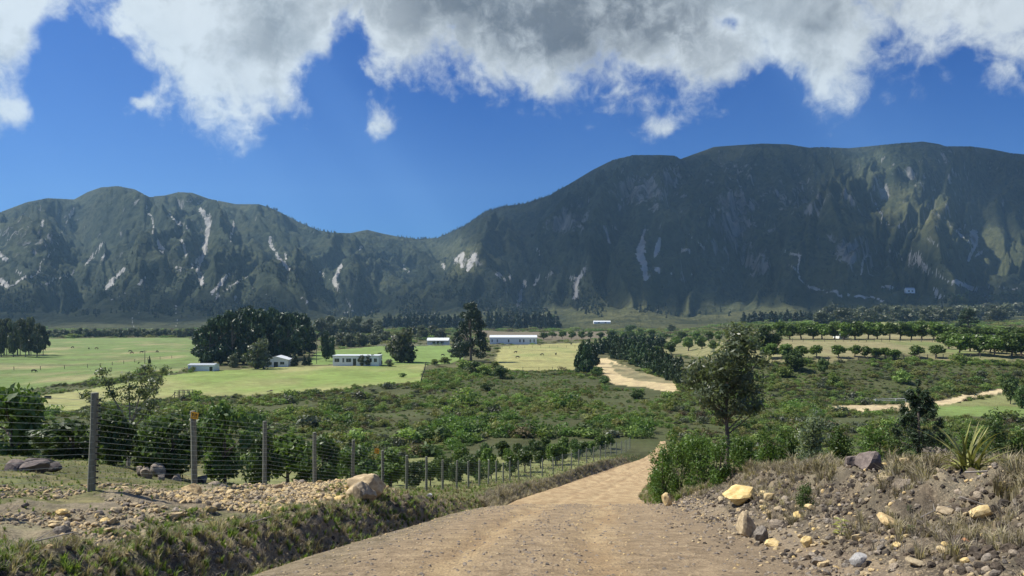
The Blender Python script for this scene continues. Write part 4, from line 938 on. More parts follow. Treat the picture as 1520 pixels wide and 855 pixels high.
boulder(260, 772, 26, 12, 'tan slab standing on edge above the grassy lip of the left bank', M_ROCK, 131, rz=.4, dist=13.4, sink=-.15, flat=(1, .4, 1))
boulder(431, 757, 13, 12, 'round cream faced stone on the left bank above the ditch', M_ROCKY, 137, dist=17.6, sink=-.2)
boulder(323, 755, 16, 10, 'square brick like tan stone on the left bank', M_ROCK, 139, dist=15.3, sink=-.2, cuts=6)
boulder(94, 763, 22, 9, 'flat ochre stone in the loose rubble of the left bank', M_ROCKY, 141, dist=14.2, sink=-.1)
boulder(38, 756, 11, 8, 'dark pebble like stone left of the flat ochre stone', M_ROCKD, 143, dist=14.8, sink=-.1)
boulder(638, 742, 11, 7, 'white flat stone at the far end of the left rubble', rockmat('chalk_stone', (.5, .5, .48), (.7, .7, .68), 5), 149, dist=28, sink=-.2)
# heap behind the fence
for k_, (u_, vb_, w_, h_) in enumerate([(215,700,26,17),(232,703,30,24),(250,704,22,18),(207,690,14,20),(262,706,18,13),(222,688,20,12),(240,694,16,12),(318,703,20,12),(300,702,22,17),(330,706,14,10),(45,700,58,22),(20,698,36,18),(80,699,30,17),(60,690,40,12)]):
    boulder(u_, vb_, w_, h_, ['right top','middle','largest middle','topmost left','right end','upper','upper right','low right of the sign post','second right of the sign post','farthest right','long low dark','left edge dark','right dark','upper dark'][k_] + ' boulder of the rough stone heap behind the left fence', M_ROCKG if k_ < 10 else M_ROCKD, 160 + k_, dist=22.5 + (k_ % 3), sink=.15, group='stones heaped behind the fence')
# single stones big enough to pick out
RM = [rock_mesh(201 + q, 2, 14, (1, .8, .6), M_ROCK) for q in range(5)] + [rock_mesh(211 + q, 2, 14, (1, .75, .65), M_ROCKG) for q in range(4)] + [rock_mesh(221 + q, 2, 14, (1, .7, .5), M_ROCKY) for q in range(3)]
def stones(n, t0, t1, y0, y1, side, r0, r1, ks, label, group, cond=None):
    m_ = 0
    for _ in range(n * 6):
        if m_ >= n: break
        y = y0 + (y1 - y0) * rnd.random() ** 1.2; t_ = rnd.uniform(t0, t1); x = float(xroad(y)) + side * (float(wroad(y)) + t_)
        if abs(x) > .66 * y or (cond and not cond(x, y)): continue
        r_ = r0 * (r1 / r0) ** (rnd.random() ** 1.6); z = ground_at(x, y)
        o = link('stone', RM[rnd.choice(ks)], loc=(x, y, z + r_ * rnd.uniform(.15, .42)), rot=(rnd.uniform(-.4, .4), rnd.uniform(-.4, .4), rnd.uniform(0, 6.28)), scale=(r_, r_, r_ * rnd.uniform(.75, 1.1)))
        kk = rnd.random; sz_ = 'large' if r_ > r0 * (r1 / r0) ** .5 else 'small'; hue_ = 'tan grey ochre'.split()[0 if o.data.name in RN[0] else 1 if o.data.name in RN[1] else 2]
        tag(o, label(hue_, sz_, x, y, t_), 'stone', group); m_ += 1
RN = [{m_.name for m_ in RM[:5]}, {m_.name for m_ in RM[5:9]}, {m_.name for m_ in RM[9:]}]
BLD = [(o_.location.x, o_.location.y, nm_) for o_ in COL.objects for key_, nm_ in [('bright yellow wedge', 'yellow wedge boulder'), ('large tilted tan', 'tilted tan boulder'), ('upright tan stone', 'upright stone by the road'), ('dark brown boulder', 'dark brown boulder'), ('long bright yellow', 'long yellow slab'), ('white speckled', 'white speckled stone'), ('ochre slab stuck', 'ochre slab'), ('pale flat slab', 'pale flat slab'), ('round yellow stone', 'round yellow stone'), ('pale yellow block', 'pale yellow block')] if o_.get('label', '').startswith(key_)]
def lab_left(hue, sz, x, y, t_):
    k_ = min(range(len(posts)), key=lambda q: abs(posts[q][1] - y)); side = 'on the ditch edge' if t_ < 2.6 else 'halfway up' if t_ < 4.2 else 'close'
    near_ = 'just before' if y < posts[k_][1] - .9 else 'just past' if y > posts[k_][1] + .9 else 'level with'
    return f'{sz} {hue} rubble stone {side} below and {near_} the {ORD[max(0, k_ - 1)]} fence post'
def lab_right(hue, sz, x, y, t_):
    nb = min(BLD, key=lambda b_: (b_[0] - x) ** 2 + (b_[1] - y) ** 2); far_ = math.hypot(nb[0] - x, nb[1] - y)
    rel = ('beyond' if y > nb[1] + .25 else 'before') if abs(y - nb[1]) > abs(x - nb[0]) else ('uphill from' if x > nb[0] else 'towards the road from')
    return f'{sz} {hue} stone {"just" if far_ < .8 else "some way" if far_ < 2 else "far"} {rel} the {nb[2]}'
rc1 = lambda x, y: float(fbm(np.array([x * .42]), np.array([y * .42]), 3, 911)[0]) > -.05
stones(75, 2.0, 6.4, 9, 26, -1, .08, .16, [0, 1, 2, 3, 4, 0, 1, 5, 9], lab_left, 'rubble stones on the left bank', rc1)
stones(45, 1.6, 4.0, 19.5, 28, -1, .10, .20, [0, 1, 2, 3, 4, 9, 10], lab_left, 'rubble stones on the left bank')
rc2 = lambda x, y: float(fbm(np.array([x * .6]), np.array([y * .6]), 3, 917)[0]) > -.1
stones(80, .1, 3.6, 6.5, 28, 1, .07, .24, [0, 1, 2, 5, 6, 9, 10, 11, 3], lab_right, 'stones in the right bank', rc2)
stones(26, 2.8, 7, 10, 28, 1, .07, .19, [0, 5, 6, 9, 10], lab_right, 'stones in the right bank')

# ------------------------------------------------------------------ young orchard behind the fence
def at_fence(d, off):
    i = max(1, min(len(posts) - 1, next((q for q, p in enumerate(posts) if p[1] > d), len(posts) - 1))); a, c = Vector((posts[i-1][0], posts[i-1][1])), Vector((posts[i][0], posts[i][1]))
    f = (d - a.y) / (c.y - a.y); p = a.lerp(c, f); t_ = (c - a).normalized(); q = p + Vector((-t_.y, t_.x)) * off; return q.x, q.y, ground_at(q.x, q.y)
rows = [(3.6, 47, 128, 4.6, 'nearest'), (8.0, 44, 124, 5.6, 'second'), (12.5, 70, 122, 6.5, 'third')]
for off, d0, d1, st, nm in rows:
    d = d0; k_ = 0
    while d < d1:
        p = at_fence(d, off + rnd.uniform(-.3, .3)); h = rnd.uniform(2.0, 2.9) * (1.05 if d > 80 else .92)
        plant('orchard_tree', 'orchard' if rnd.random() < .75 else 'green', 0, 0, h * F / p[1], h * rnd.uniform(.75, .95) * F / p[1], f'{ORD[k_]} small fruit tree from the near end of the {nm} row behind the fence', 'tree', 'young fruit trees behind the wire fence', at=p)
        d += st * rnd.uniform(.85, 1.15); k_ += 1
NEAR = [('orchard_tree','orchard',427,704,66,62,44,'bushy citrus like tree behind the fourth fence post'),('orchard_tree','green',478,703,58,48,40,'slim dark fruit tree behind the fifth fence post'),
        ('orchard_tree','green',533,704,52,50,46,'fruit tree with forked bare trunk behind the sixth fence post'),('orchard_tree','orchard',580,722,38,38,42,'low leafy sapling just past the largest boulder'),
        ('garden_tree','green',18,694,132,86,31,'tall dark leafy tree cut by the left edge behind the fence'),('garden_tree','green',108,694,74,84,28,'wide low green tree left of the first fence post'),
        ('garden_tree','green',168,692,92,52,27,'dark leafy tree just right of the first fence post'),('garden_tree','green',256,692,88,74,27.5,'dense green tree behind the second fence post'),
        ('garden_tree','green',334,694,100,66,29,'tall slender leafed tree right of the second fence post'),('orchard_tree','green',390,700,70,46,33,'dark tree behind the third fence post'),
        ('garden_tree','orchard',212,700,40,46,30,'low bright green shrub like tree beside the stone heap')]
for nm, kd, u_, vb_, h_, w_, d, lb in NEAR: plant(nm, kd, u_, vb_, h_, w_, lb, 'tree', None, dist=d)
# sparse branching tree standing over the hedge on the left
g = random.Random(4); d = 34; x, y = (190 - 760) / F * d, d; z = ground_at(x, y); top = (HZ - 548) / F * d; H_ = top - z
o = tag(link('sparse_tree', None, loc=(x, y, z)), 'open branching tree with forked limbs rising above the bushes behind the first post', 'tree')
b = MB(); cl = []
b.tube([(0, 0, -.2), (.05, 0, H_ * .35), (.1, 0, H_ * .52)], [.09, .075, .06], 7)
for ex, ez, k_ in [(-1.5,.78,1),(-.9,.98,1),(.1,.93,1),(1.0,.9,1),(1.75,.99,1),(-1.75,.6,1),(1.3,.7,1),(.5,1.0,1)]:
    s_ = Vector((.1, 0, H_ * g.uniform(.42, .52))); e = Vector((ex, g.uniform(-.7, .7), ez * H_)); m_ = s_.lerp(e, .55) + Vector((0, 0, -.12)); b.tube([s_, m_, e], [.05, .032, .010], 5)
    for f in (.62, .8, 1.0): c_ = s_.lerp(e, f); cl.append((c_.x, c_.y, c_.z, .42, .40, .26))
b.build('trunk', M_BARKL, o); link('crown', crown('crown', cl, 3600, .075, L_EUC, 77, .5, .9), o)

# tall gum tree on the right of the road
d = 33.0; x, y = (1079 - 760) / F * d, d; z = ground_at(x, y); H_ = (HZ - 480) / F * d - z
o = tag(link('gum_tree', None, loc=(x, y, z)), 'tall glossy leafed gum tree with dark slim trunk right of the dirt road', 'tree')
b = MB(); g = random.Random(9); px = d / F
b.tube([(0, 0, -.3), (0, 0, .5), (.03, 0, 1.6), (-.03, .02, 2.7), (.05, 0, 4.0), (.3, 0, H_ * .97)], [.115, .095, .085, .07, .05, .015], 8)
cl = []
for cu, cvv, a_, b_ in [(1098,500,28,18),(1092,512,20,16),(1082,527,26,20),(1110,520,20,18),(1062,538,24,18),(1038,550,24,20),(1098,540,26,18),(1122,533,16,14),(1075,556,30,18),(1030,566,20,16),(1048,580,26,16),(1100,564,26,18),(1084,580,30,16),(1112,585,20,16),(1060,598,22,12),(1090,602,24,14),(1104,606,16,10),(1120,600,10,9),(1070,615,14,9),(1092,488,16,9)]:
    c_ = Vector(((cu - 1079) * px, g.uniform(-.75, .75), (HZ - cvv) * px - z)); cl.append((c_.x, c_.y, c_.z, a_ * px * 1.12, a_ * px, b_ * px * 1.15))
    t0 = Vector((.0, 0, max(1.8, c_.z - abs(c_.x) * .9 - .3))); b.tube([t0, t0.lerp(c_, .6) + Vector((0, 0, -.08)), c_], [.036, .022, .008], 5)
b.build('trunk', M_BARK, o)
link('crown', crown('crown', cl, 6800, .115, L_EUC, 99, .36, .75), o)

# bright shrubs right of the road, then the belt of bushes behind the bank
def nbush(name, kind, u, vb, h, w_, d, label, leaf=None, n=None, seed=0, mat=None):
    x, y = (u - 760) / F * d, d; z = ground_at(x, y); wd, hh = w_ * d / F, (HZ - vb + h) / F * d - z
    o = tag(link(name, None, loc=(x, y, z), scale=(1, 1, 1)), label, 'shrub')
    g = random.Random(seed); nb = 15; bl = []
    for q in range(nb):
        a = g.uniform(0, 6.28); r_ = math.sqrt(g.random()) * .36 * wd; zz = g.uniform(.12, .80) * hh; k_ = (1 - .45 * zz / hh)
        bl.append((math.cos(a) * r_ * k_, math.sin(a) * r_ * k_, zz, .21 * wd * k_ + .08, .21 * wd * k_ + .08, .17 * hh))
    b = MB()
    for q in bl[:9]: b.tube([(q[0] * .1, q[1] * .1, -.1), (q[0] * .4, q[1] * .4, q[2] * .55), (q[0], q[1], q[2])], [.028, .02, .006], 4)
    b.build('stem', M_BARK, o); link('crown', crown('crown', bl, int((n or 1500) * 1.7), (leaf or .055) * 1.25, mat or L_ACAC, 300 + seed, .4, .7), o); return o
BU = [(983,729,84,48,33,L_ACAC,1700,.052,'bright green bush crowding the right edge of the road'),(1008,722,98,56,36,L_ACAC,2000,.055,'tallest bright bush of the thicket right of the road'),(1040,720,88,60,35,L_ACAC,1900,.055,'broad green bush between the thicket and the gum trunk'),
      (972,708,52,30,44,L_ACAC,900,.06,'small bush where the road bends out of sight'),(1066,704,66,44,31,L_ACAC,1300,.05,'rounded bush left of the gum tree trunk'),(1104,700,62,52,30,L_ACAC,1400,.05,'feathery bush right of the gum tree trunk'),
      (1140,698,72,56,31,L_ACAC,1400,.05,'light green bush further right of the gum trunk'),(1170,694,66,44,30,L_ACAC,1200,.05,'bush left of the upright grey leaved shrub'),(1206,690,100,58,27,L_EUC,1700,.05,'upright grey leaved shrub with light stems on the right'),
      (1245,680,60,50,30,L_ACAC,1100,.05,'bush behind the brown boulders on the right'),(1300,676,56,60,32,L_ACAC,1200,.05,'dark bush between boulders and young pine'),(1332,672,48,44,31,L_SCRUBD,900,.05,'low dark bush left of the young pine'),
      (1398,672,44,50,30,L_SCRUBD,900,.05,'low bush right of the young pine'),(1476,668,76,56,30,L_NEAR,1500,.05,'compact round green shrub left of the right edge'),(1440,672,40,52,29,L_ACAC,900,.05,'low bush behind the strap leaved plant'),
      (1514,672,52,40,30,L_ACAC,900,.05,'bush cut by the right edge above the bank'),(1390,690,30,46,22,L_STRAW,700,.05,'dry twiggy grey bush behind the right bank'),(1195,740,30,30,15.5,L_SCRUBD,600,.022,'wispy dark weed on the lip of the right bank')]
for k_, (u_, vb_, h_, w_, d, mt_, n, lf, lb) in enumerate(BU): nbush('bush', 'gbush', u_, vb_, h_, w_, d, lb, lf, n, k_ + 1, mt_)
# young pine with upturned shoots
d = 27; x, y = (1363 - 760) / F * d, d; z = ground_at(x, y); H_ = (HZ - 568) / F * d - z
o = tag(link('young_pine', None, loc=(x, y, z)), 'young dark pine with upright candle shoots above the right bank', 'tree'); b = MB(); cl = []; g = random.Random(31)
b.tube([(0, 0, -.2), (.02, 0, H_ * .5), (0, 0, H_)], [.05, .04, .012], 6)
for q in range(22):
    a = g.uniform(0, 6.28); z0 = g.uniform(.06, .80) * H_; ln = (1.08 - z0 / H_) * .92; e = Vector((math.cos(a) * ln, math.sin(a) * ln, z0 + ln * .75)); m_ = Vector((math.cos(a) * ln * .7, math.sin(a) * ln * .7, z0 + ln * .2))
    b.tube([(0, 0, z0), m_, e], [.022, .016, .006], 5)
    for f in (.3, .6, .85, 1.05): c_ = m_.lerp(e, f) if f > .3 else Vector((0, 0, z0)).lerp(m_, .6); cl.append((c_.x, c_.y, c_.z, (.17, .17, .20)[0], .17, .20))
for f in (.7, .8, .9, 1.0): cl.append((0, 0, H_ * f, .09, .09, .16))
b.build('trunk', M_BARK, o)
gg = np.random.default_rng(5); B = np.array(cl); k_ = gg.integers(0, len(B), 6500); dd = gg.normal(0, 1, (6500, 3)); dd /= np.linalg.norm(dd, axis=1, keepdims=True); link('crown', leaves('crown', B[k_, :3] + dd * B[k_, 3:6] * gg.random((6500, 1)) ** .5, dd, .085, L_PINE, gg, .2), o)

# strap leaved plant on the right bank
d = 14.6; x, y = (1438 - 760) / F * d, d; z = ground_at(x, y)
FS = ((HZ - 618) / F * d - z) / .98
o = tag(link('flax_plant', None, loc=(x, y, z), scale=(FS * 1.25, FS * 1.25, FS)), 'clump of long arching yellow green strap leaves on the right bank', 'plant'); g = random.Random(12); FM = []
for q in range(7):
    b = MB(); L_ = g.uniform(.7, 1.05); bend = [.15, .3, .55, .8, 1.05, 1.3, .45][q]; prev = None
    for s_ in range(9):
        f = s_ / 8; a = bend * f * 1.35; px_ = L_ * f * math.sin(a * .9); pz = L_ * f * math.cos(a * .9); wd = .022 * (1 - f ** 2.2) + .002
        cur = [(px_, -wd, pz), (px_, 0, pz - wd * .5), (px_, wd, pz)]
        if prev: b.poly([prev[0], prev[1], cur[1], cur[0]]); b.poly([prev[1], prev[2], cur[2], cur[1]])
        prev = cur
    FM.append(b.mesh('leaf', L_FLAX))
for q in range(44): link('leaf', FM[q % 7], o, rot=(0, rnd.uniform(-.08, .2), q * 2.4 + rnd.uniform(-.2, .2)), loc=(rnd.uniform(-.07, .07), rnd.uniform(-.07, .07), -.02), scale=(1, 1, rnd.uniform(.8, 1.15)))
# pale weeds and cut stumps on the bank
for u_, vb_, d, sz, lb in [(1248,800,12.2,.34,'pale leaved weed hanging down the middle of the right bank'),(1455,712,13.6,.18,'pale young weed below the strap leaved plant'),(1352,812,11.0,.17,'small dark leaved weed low on the right bank'),(1350,762,12.5,.13,'tiny green seedling in the dark soil of the right bank')]:
    x, y = (u_ - 760) / F * d, d; z = ground_at(x, y); o = tag(link('weed', None, loc=(x, y, z)), lb, 'weed'); b = MB(); b.tube([(0, 0, -.03), (.01, -.02, sz * .6), (0, -.05, sz)], [.008, .006, .003], 4); b.build('stem', M_BARKL, o)
    b = MB()
    for q in range(16):
        a = q * 2.4; zz = sz * (.15 + .8 * q / 16); l_ = sz * .42; c_, s_ = math.cos(a), math.sin(a); wv_ = l_ * .22
        b.poly([(0, 0, zz), (c_ * l_ * .5 - s_ * wv_, s_ * l_ * .5 + c_ * wv_, zz + l_ * .18), (c_ * l_, s_ * l_, zz), (c_ * l_ * .5 + s_ * wv_, s_ * l_ * .5 - c_ * wv_, zz + l_ * .18)])
    b.build('leaf', L_WEED if 'pale' in lb else L_NEAR, o)
for u_, d, h_, r_, lb in [(1470,13.9,.26,.055,'short dark cut stump beside the strap leaved plant'),(1369,15.2,.24,.03,'thin dark stump in dry grass on the right bank')]:
    x, y = (u_ - 760) / F * d, d; b = MB(); b.tube([(0, 0, -.1), (.01, 0, h_ * .6), (.02, .0, h_)], [r_ * 1.2, r_, r_ * .95], 8)
    tag(b.build('tree_stump', M_BARK, loc=(x, y, ground_at(x, y))), lb, 'stump')
for u_, d, L_, rz, lb in [(1390,11.8,.62,.35,'bare pale stick lying across the right bank'),(1500,12.6,1.3,-.6,'long dead grey branch fallen at the right end of the bank'),(1452,11.2,.5,2.4,'thin dark twig on the right bank slope'),(375,14.0,.7,.7,'bleached stick in the rubble of the left bank'),(50,9.6,.9,.5,'grey bent twig in the tangle at the left edge')]:
    x, y = (u_ - 760) / F * d, d; b = MB(); b.tube([(-L_ / 2, 0, 0), (0, .03, .03), (L_ / 2, -.02, .05)], [.016, .013, .006], 5); b.tube([(0, .03, .03), (L_ * .2, .16, .08)], [.009, .003], 4)
    tag(b.build('dead_branch', M_BARKL, loc=(x, y, ground_at(x, y) + .06), rot=(0, -.12, rz)), lb, 'stick')


# ------------------------------------------------------------------ trees of the valley
def row(name, kind, items, fmt, cat, group, base=None, start=0):
    for k_, it in enumerate(items):
        u_, vb_, h_, w_ = it; w_ *= 1.15
        plant(name, kind, u_, vb_, h_, w_, fmt.format(ORD[min(k_ + start, 39)]), cat, group)
J = lambda a, b: rnd.uniform(a, b)
row('gum_tree', 'gum', [(-18,527,50,30),(6,527,52,32),(26,527,54,32),(43,527,54,32),(-26,529,54,22),(-12,530,56,24),(2,530,50,22),(10,528,54,22),(20,530,57,22),(30,528,55,22),(38,530,58,24),(46,528,56,22),(55,530,52,22),(64,528,44,20)], '{} tall thin trunked gum in the grove at the left edge', 'tree', 'grove of tall gums at the left edge')
row('hedge_tree', 'round', [(74 + 6.6 * q, 500.5 + J(-.5,.5), J(11,15), J(9,13)) for q in range(33)], '{} small dark tree from the left in the long hedge beyond the pasture', 'tree', 'hedge line beyond the left pasture')
PC = [(300,540,52,38),(312,541,64,40),(328,541,72,42),(345,542,80,46),(362,540,80,44),(378,538,78,44),(395,536,74,42),(412,534,70,42),(428,532,66,40),(444,528,62,38),(458,524,52,32),(336,536,74,40),(370,534,80,42),(405,530,72,40),(435,524,60,36),(352,530,72,38),(386,528,70,38),(318,533,60,36)]
row('pine_tree', 'pine', PC, '{} big dark pine of the clump behind the white gabled house', 'tree', 'dark pine clump behind the gabled house')
plant('broad_tree','round',383,548,48,46,'rounded olive grey tree in front of the dark pine clump'); plant('broad_tree','green',296,528,32,26,'pale green tree at the left foot of the pine clump')
plant('broad_tree','round',345,546,22,20,'small olive tree by the shed under the pines')
plant('poplar_tree','poplar',484,536,44,22,'dark upright tree left of the long white house'); plant('poplar_tree','poplar',492,532,34,16,'second dark upright tree left of the long white house')
row('broad_tree', 'round', [(478,502,34,24),(492,499,32,24),(508,498,30,22),(520,498,28,20),(532,497,30,24),(548,497,26,20),(560,498,24,20),(505,514,22,22),(520,515,24,24),(538,514,22,24),(555,512,20,24),(572,508,18,22)], '{} broad tree of the wood above the long white house', 'tree', 'broadleaf wood above the long white house')
plant('umbrella_tree','round',597,538,54,50,'spreading umbrella topped tree standing on the lawn right of the long house'); plant('bush','dbush',608,538,22,26,'dark shrub under the umbrella topped tree'); plant('bush','dbush',590,538,16,18,'low shrub left of the umbrella tree trunk')
row('broad_tree','round',[(626,503,22,22),(645,500,18,24),(655,502,16,20),(560,501,20,20),(612,500,16,18)], '{} grey green tree between the lawns and the low veranda building','tree','trees round the low veranda building')
row('conifer_tree','conifer',[(570 + 5.0 * q + J(-1.5,1.5), 488 + J(-1,1), J(19,26), J(12,16)) for q in range(24)],'{} spired conifer from the left in the windbreak behind the lawns','tree','conifer windbreak behind the lawns')
row('conifer_tree','conifer',[(726 + 4.6 * q + J(-1.5,1.5), 488 + J(-1,1), J(20,29), J(12,16)) for q in range(23)],'{} spired conifer from the left in the windbreak behind the long barn','tree','conifer windbreak behind the long barn')
plant('broad_tree','green',818,487,22,22,'dark round tree at the right end of the barn windbreak')
plant('big_pine','bigpine',699,538,90,66,'very tall shaggy pine standing alone in the middle of the valley','tree',i=0); plant('big_pine','bigpine',683,536,50,40,'lower shaggy pine against the left side of the tall pine','tree',i=1)
for u_, vb_, h_, w_, lb in [(706,556,26,34,'dark bush below the tall lone pine'),(722,558,22,32,'rounded bush right of the tall pine foot'),(742,562,24,34,'large dark bush at the corner of the meadow'),(735,548,14,22,'shrub on the meadow edge by the pine'),(690,548,18,30,'low bush left of the tall pine foot'),(660,540,12,22,'bush at the end of the mown lawn'),(645,541,10,18,'small bush by the lawn fence'),
    (887,560,20,22,'dark bush at the tip of the sandy track'),(897,570,16,22,'dark bush on the bank under the sandy track'),(946,592,18,24,'dark bush below the sandy track'),(724,580,14,24,'dark low bush amid the scrub'),(1222,556,30,22,'dark conical bush on the scrub slope'),(1178,551,36,44,'large dark round bush on the scrub slope'),(1165,560,20,26,'bush left of the large round bush on the slope'),
    (1236,572,24,26,'rounded green bush high on the scrub slope'),(1338,570,24,30,'rounded bush in the middle of the scrub slope'),(1500,600,50,34,'large dark bush beside the farm road at the right edge'),(1518,606,44,30,'dark bush cut by the right edge above the farm road'),(597,560,8,14,'tiny dark bush at the lawn corner')]:
    plant('bush', 'dbush' if 'dark' in lb else 'bush', u_, vb_, h_, w_, lb, 'shrub')
row('small_tree','conifer',[(430,542,20,12),(437,544,22,14),(452,543,16,9),(459,543,18,10),(222,540,12,5)],'{} little pointed tree near the gabled house','tree','pointed trees by the gabled house')
row('small_tree','round',[(537,543,18,12),(546,543,17,12),(555,543,18,12),(563,542,14,12),(578,544,12,14)],'{} small garden tree before the long white house','tree','garden trees at the long white house')
CYL = [(862,552,42,22),(871,554,46,24),(866,548,44,20),(880,545,36,20),(874,540,38,18)]
row('cypress_tree','cypress',CYL,'{} cypress in the group left of the sandy track','tree','cypress group left of the track')
row('cypress_tree','cypress',[(884 + 6.5 * q, 528 - 2.4 * q + J(-1,1), J(22,26), J(13,16)) for q in range(4)],'{} cypress of the short row behind the sandy track bend','tree','short cypress row behind the track')
row('cypress_tree','cypress',[(908 + 6.8 * q, 530 + 2.0 * q + .055 * q * q + J(-.6,.6), 32 + .75 * q + J(-2,2), J(17,21)) for q in range(16)],'{} cypress along the outer side of the sandy track counted from the bend','tree','cypress avenue beside the sandy track')
row('cypress_tree','cypress',[(922 + 6.6 * q, 517 + J(-1,1), J(17,22), J(12,15)) for q in range(10)],'{} cypress in the straight hedge behind the track avenue','tree','straight cypress hedge behind the avenue')
row('orchard_tree','orchard',[(806 + 14.5 * q + J(-2,2), 503 + J(-1,1), J(10,15), J(12,17)) for q in range(12)],'{} small round tree in the row on the brown strip right of the barn','tree','round trees on the brown strip')
row('orchard_tree','orchard',[(948,531,14,14),(962,527,12,14),(975,527,15,14),(996,526,20,22),(1003,515,16,16),(985,512,14,16),(1022,521,22,20),(1042,518,20,20),(1060,522,18,18),(1012,506,15,18),(1032,506,15,18),(1052,506,15,18),(1068,506,16,18),(1085,508,16,18)],'{} round tree on the dry ground right of the cypress avenue','tree','round trees on the dry ground')
plant('broad_tree','green',936,497,16,22,'dark bushy tree in front of the pale apron of the mountain'); plant('broad_tree','green',951,497,9,11,'small dark tree beside the bushy one under the apron'); plant('broad_tree','round',996,492,12,14,'lone tree below the pale apron')
plant('broad_tree','green',1136,526,46,44,'dark full crowned tree behind the gum tree on the right'); plant('broad_tree','green',1118,520,24,24,'dark tree between the gum and the full crowned tree')
row('orchard_tree','orchard',[(1156 + 16.4 * q + J(-2,2), 504 + J(-.7,.7), J(24,29), J(24,29)) for q in range(16)],'{} tree from the left in the back orchard row on the right','tree','back orchard row on the right')
row('orchard_tree','orchard',[(1143,533,25,27),(1165,533,24,28),(1188,532,20,22),(1212,531,20,22),(1245,531,20,24),(1269,530,19,20),(1284,531,18,18),(1299,533,18,22),(1314,533,18,22),(1328,534,16,20),(1358,531,19,24),(1390,531,20,22)],'{} tree from the left in the front orchard row on the rail fence','tree','front orchard row on the rail fence')
CLU = [(1408,518,22,26),(1424,527,28,28),(1440,522,24,24),(1454,527,28,28),(1470,524,24,24),(1476,530,26,24),(1490,522,24,24),(1502,530,32,28),(1516,528,30,28),(1432,509,20,24),(1450,508,20,22),(1466,508,20,24),(1484,509,20,24),(1500,508,20,24),(1516,510,22,24),(1418,505,18,20),(1535,530,30,28)]
row('orchard_tree','orchard',[(a, b, c * 1.2, d_ * 1.25) for a, b, c, d_ in CLU],'{} full green tree in the dense orchard corner','tree','dense orchard corner at the right edge')
FB = [(1222 + 11.5 * q + J(-3,3), 480 - .12 * q + J(-2,2), J(22,29), J(24,34)) for q in range(27)]
row('broad_tree','round',FB,'{} broad tree from the left in the wood under the right mountain','tree','wood under the right mountain')
row('broad_tree','round',[(1330 + 10.5 * q + J(-3,3), 474 + J(-1,1), J(18,23), J(22,28)) for q in range(19)],'{} tree in the rear rank of the wood under the right mountain','tree','back of the wood under the right mountain')
plant('big_pine','bigpine',1437,493,38,40,'big dark shaggy conifer standing in front of the right wood','tree',i=2)
row('conifer_tree','conifer',[(1106 + 5.2 * q + J(-2,2), 478 + J(-1,2), J(14,20), J(11,15)) for q in range(26)],'{} small dark conifer from the left along the right mountain foot','tree','conifer belt at the right mountain foot')
def mplant(name, kind, u_, vb_, hpx, wpx, label, group):
    x, y, z = mount_at(u_, vb_); plant(name, kind, 0, 0, hpx, wpx, label, 'tree', group, at=(x, y, z))
for q in range(18): u_ = 1412 + 6.2 * q; mplant('pine_tree','pine', u_ + J(-1,1), 452 + J(-1.5,1.5) - (4 if 1452 < u_ < 1484 else 0), J(14,19) if not 1452 < u_ < 1484 else J(9,11), J(10,13), f'{ORD[q]} dark pine from the left in the plantation on the right slope', 'plantation round the slope building')

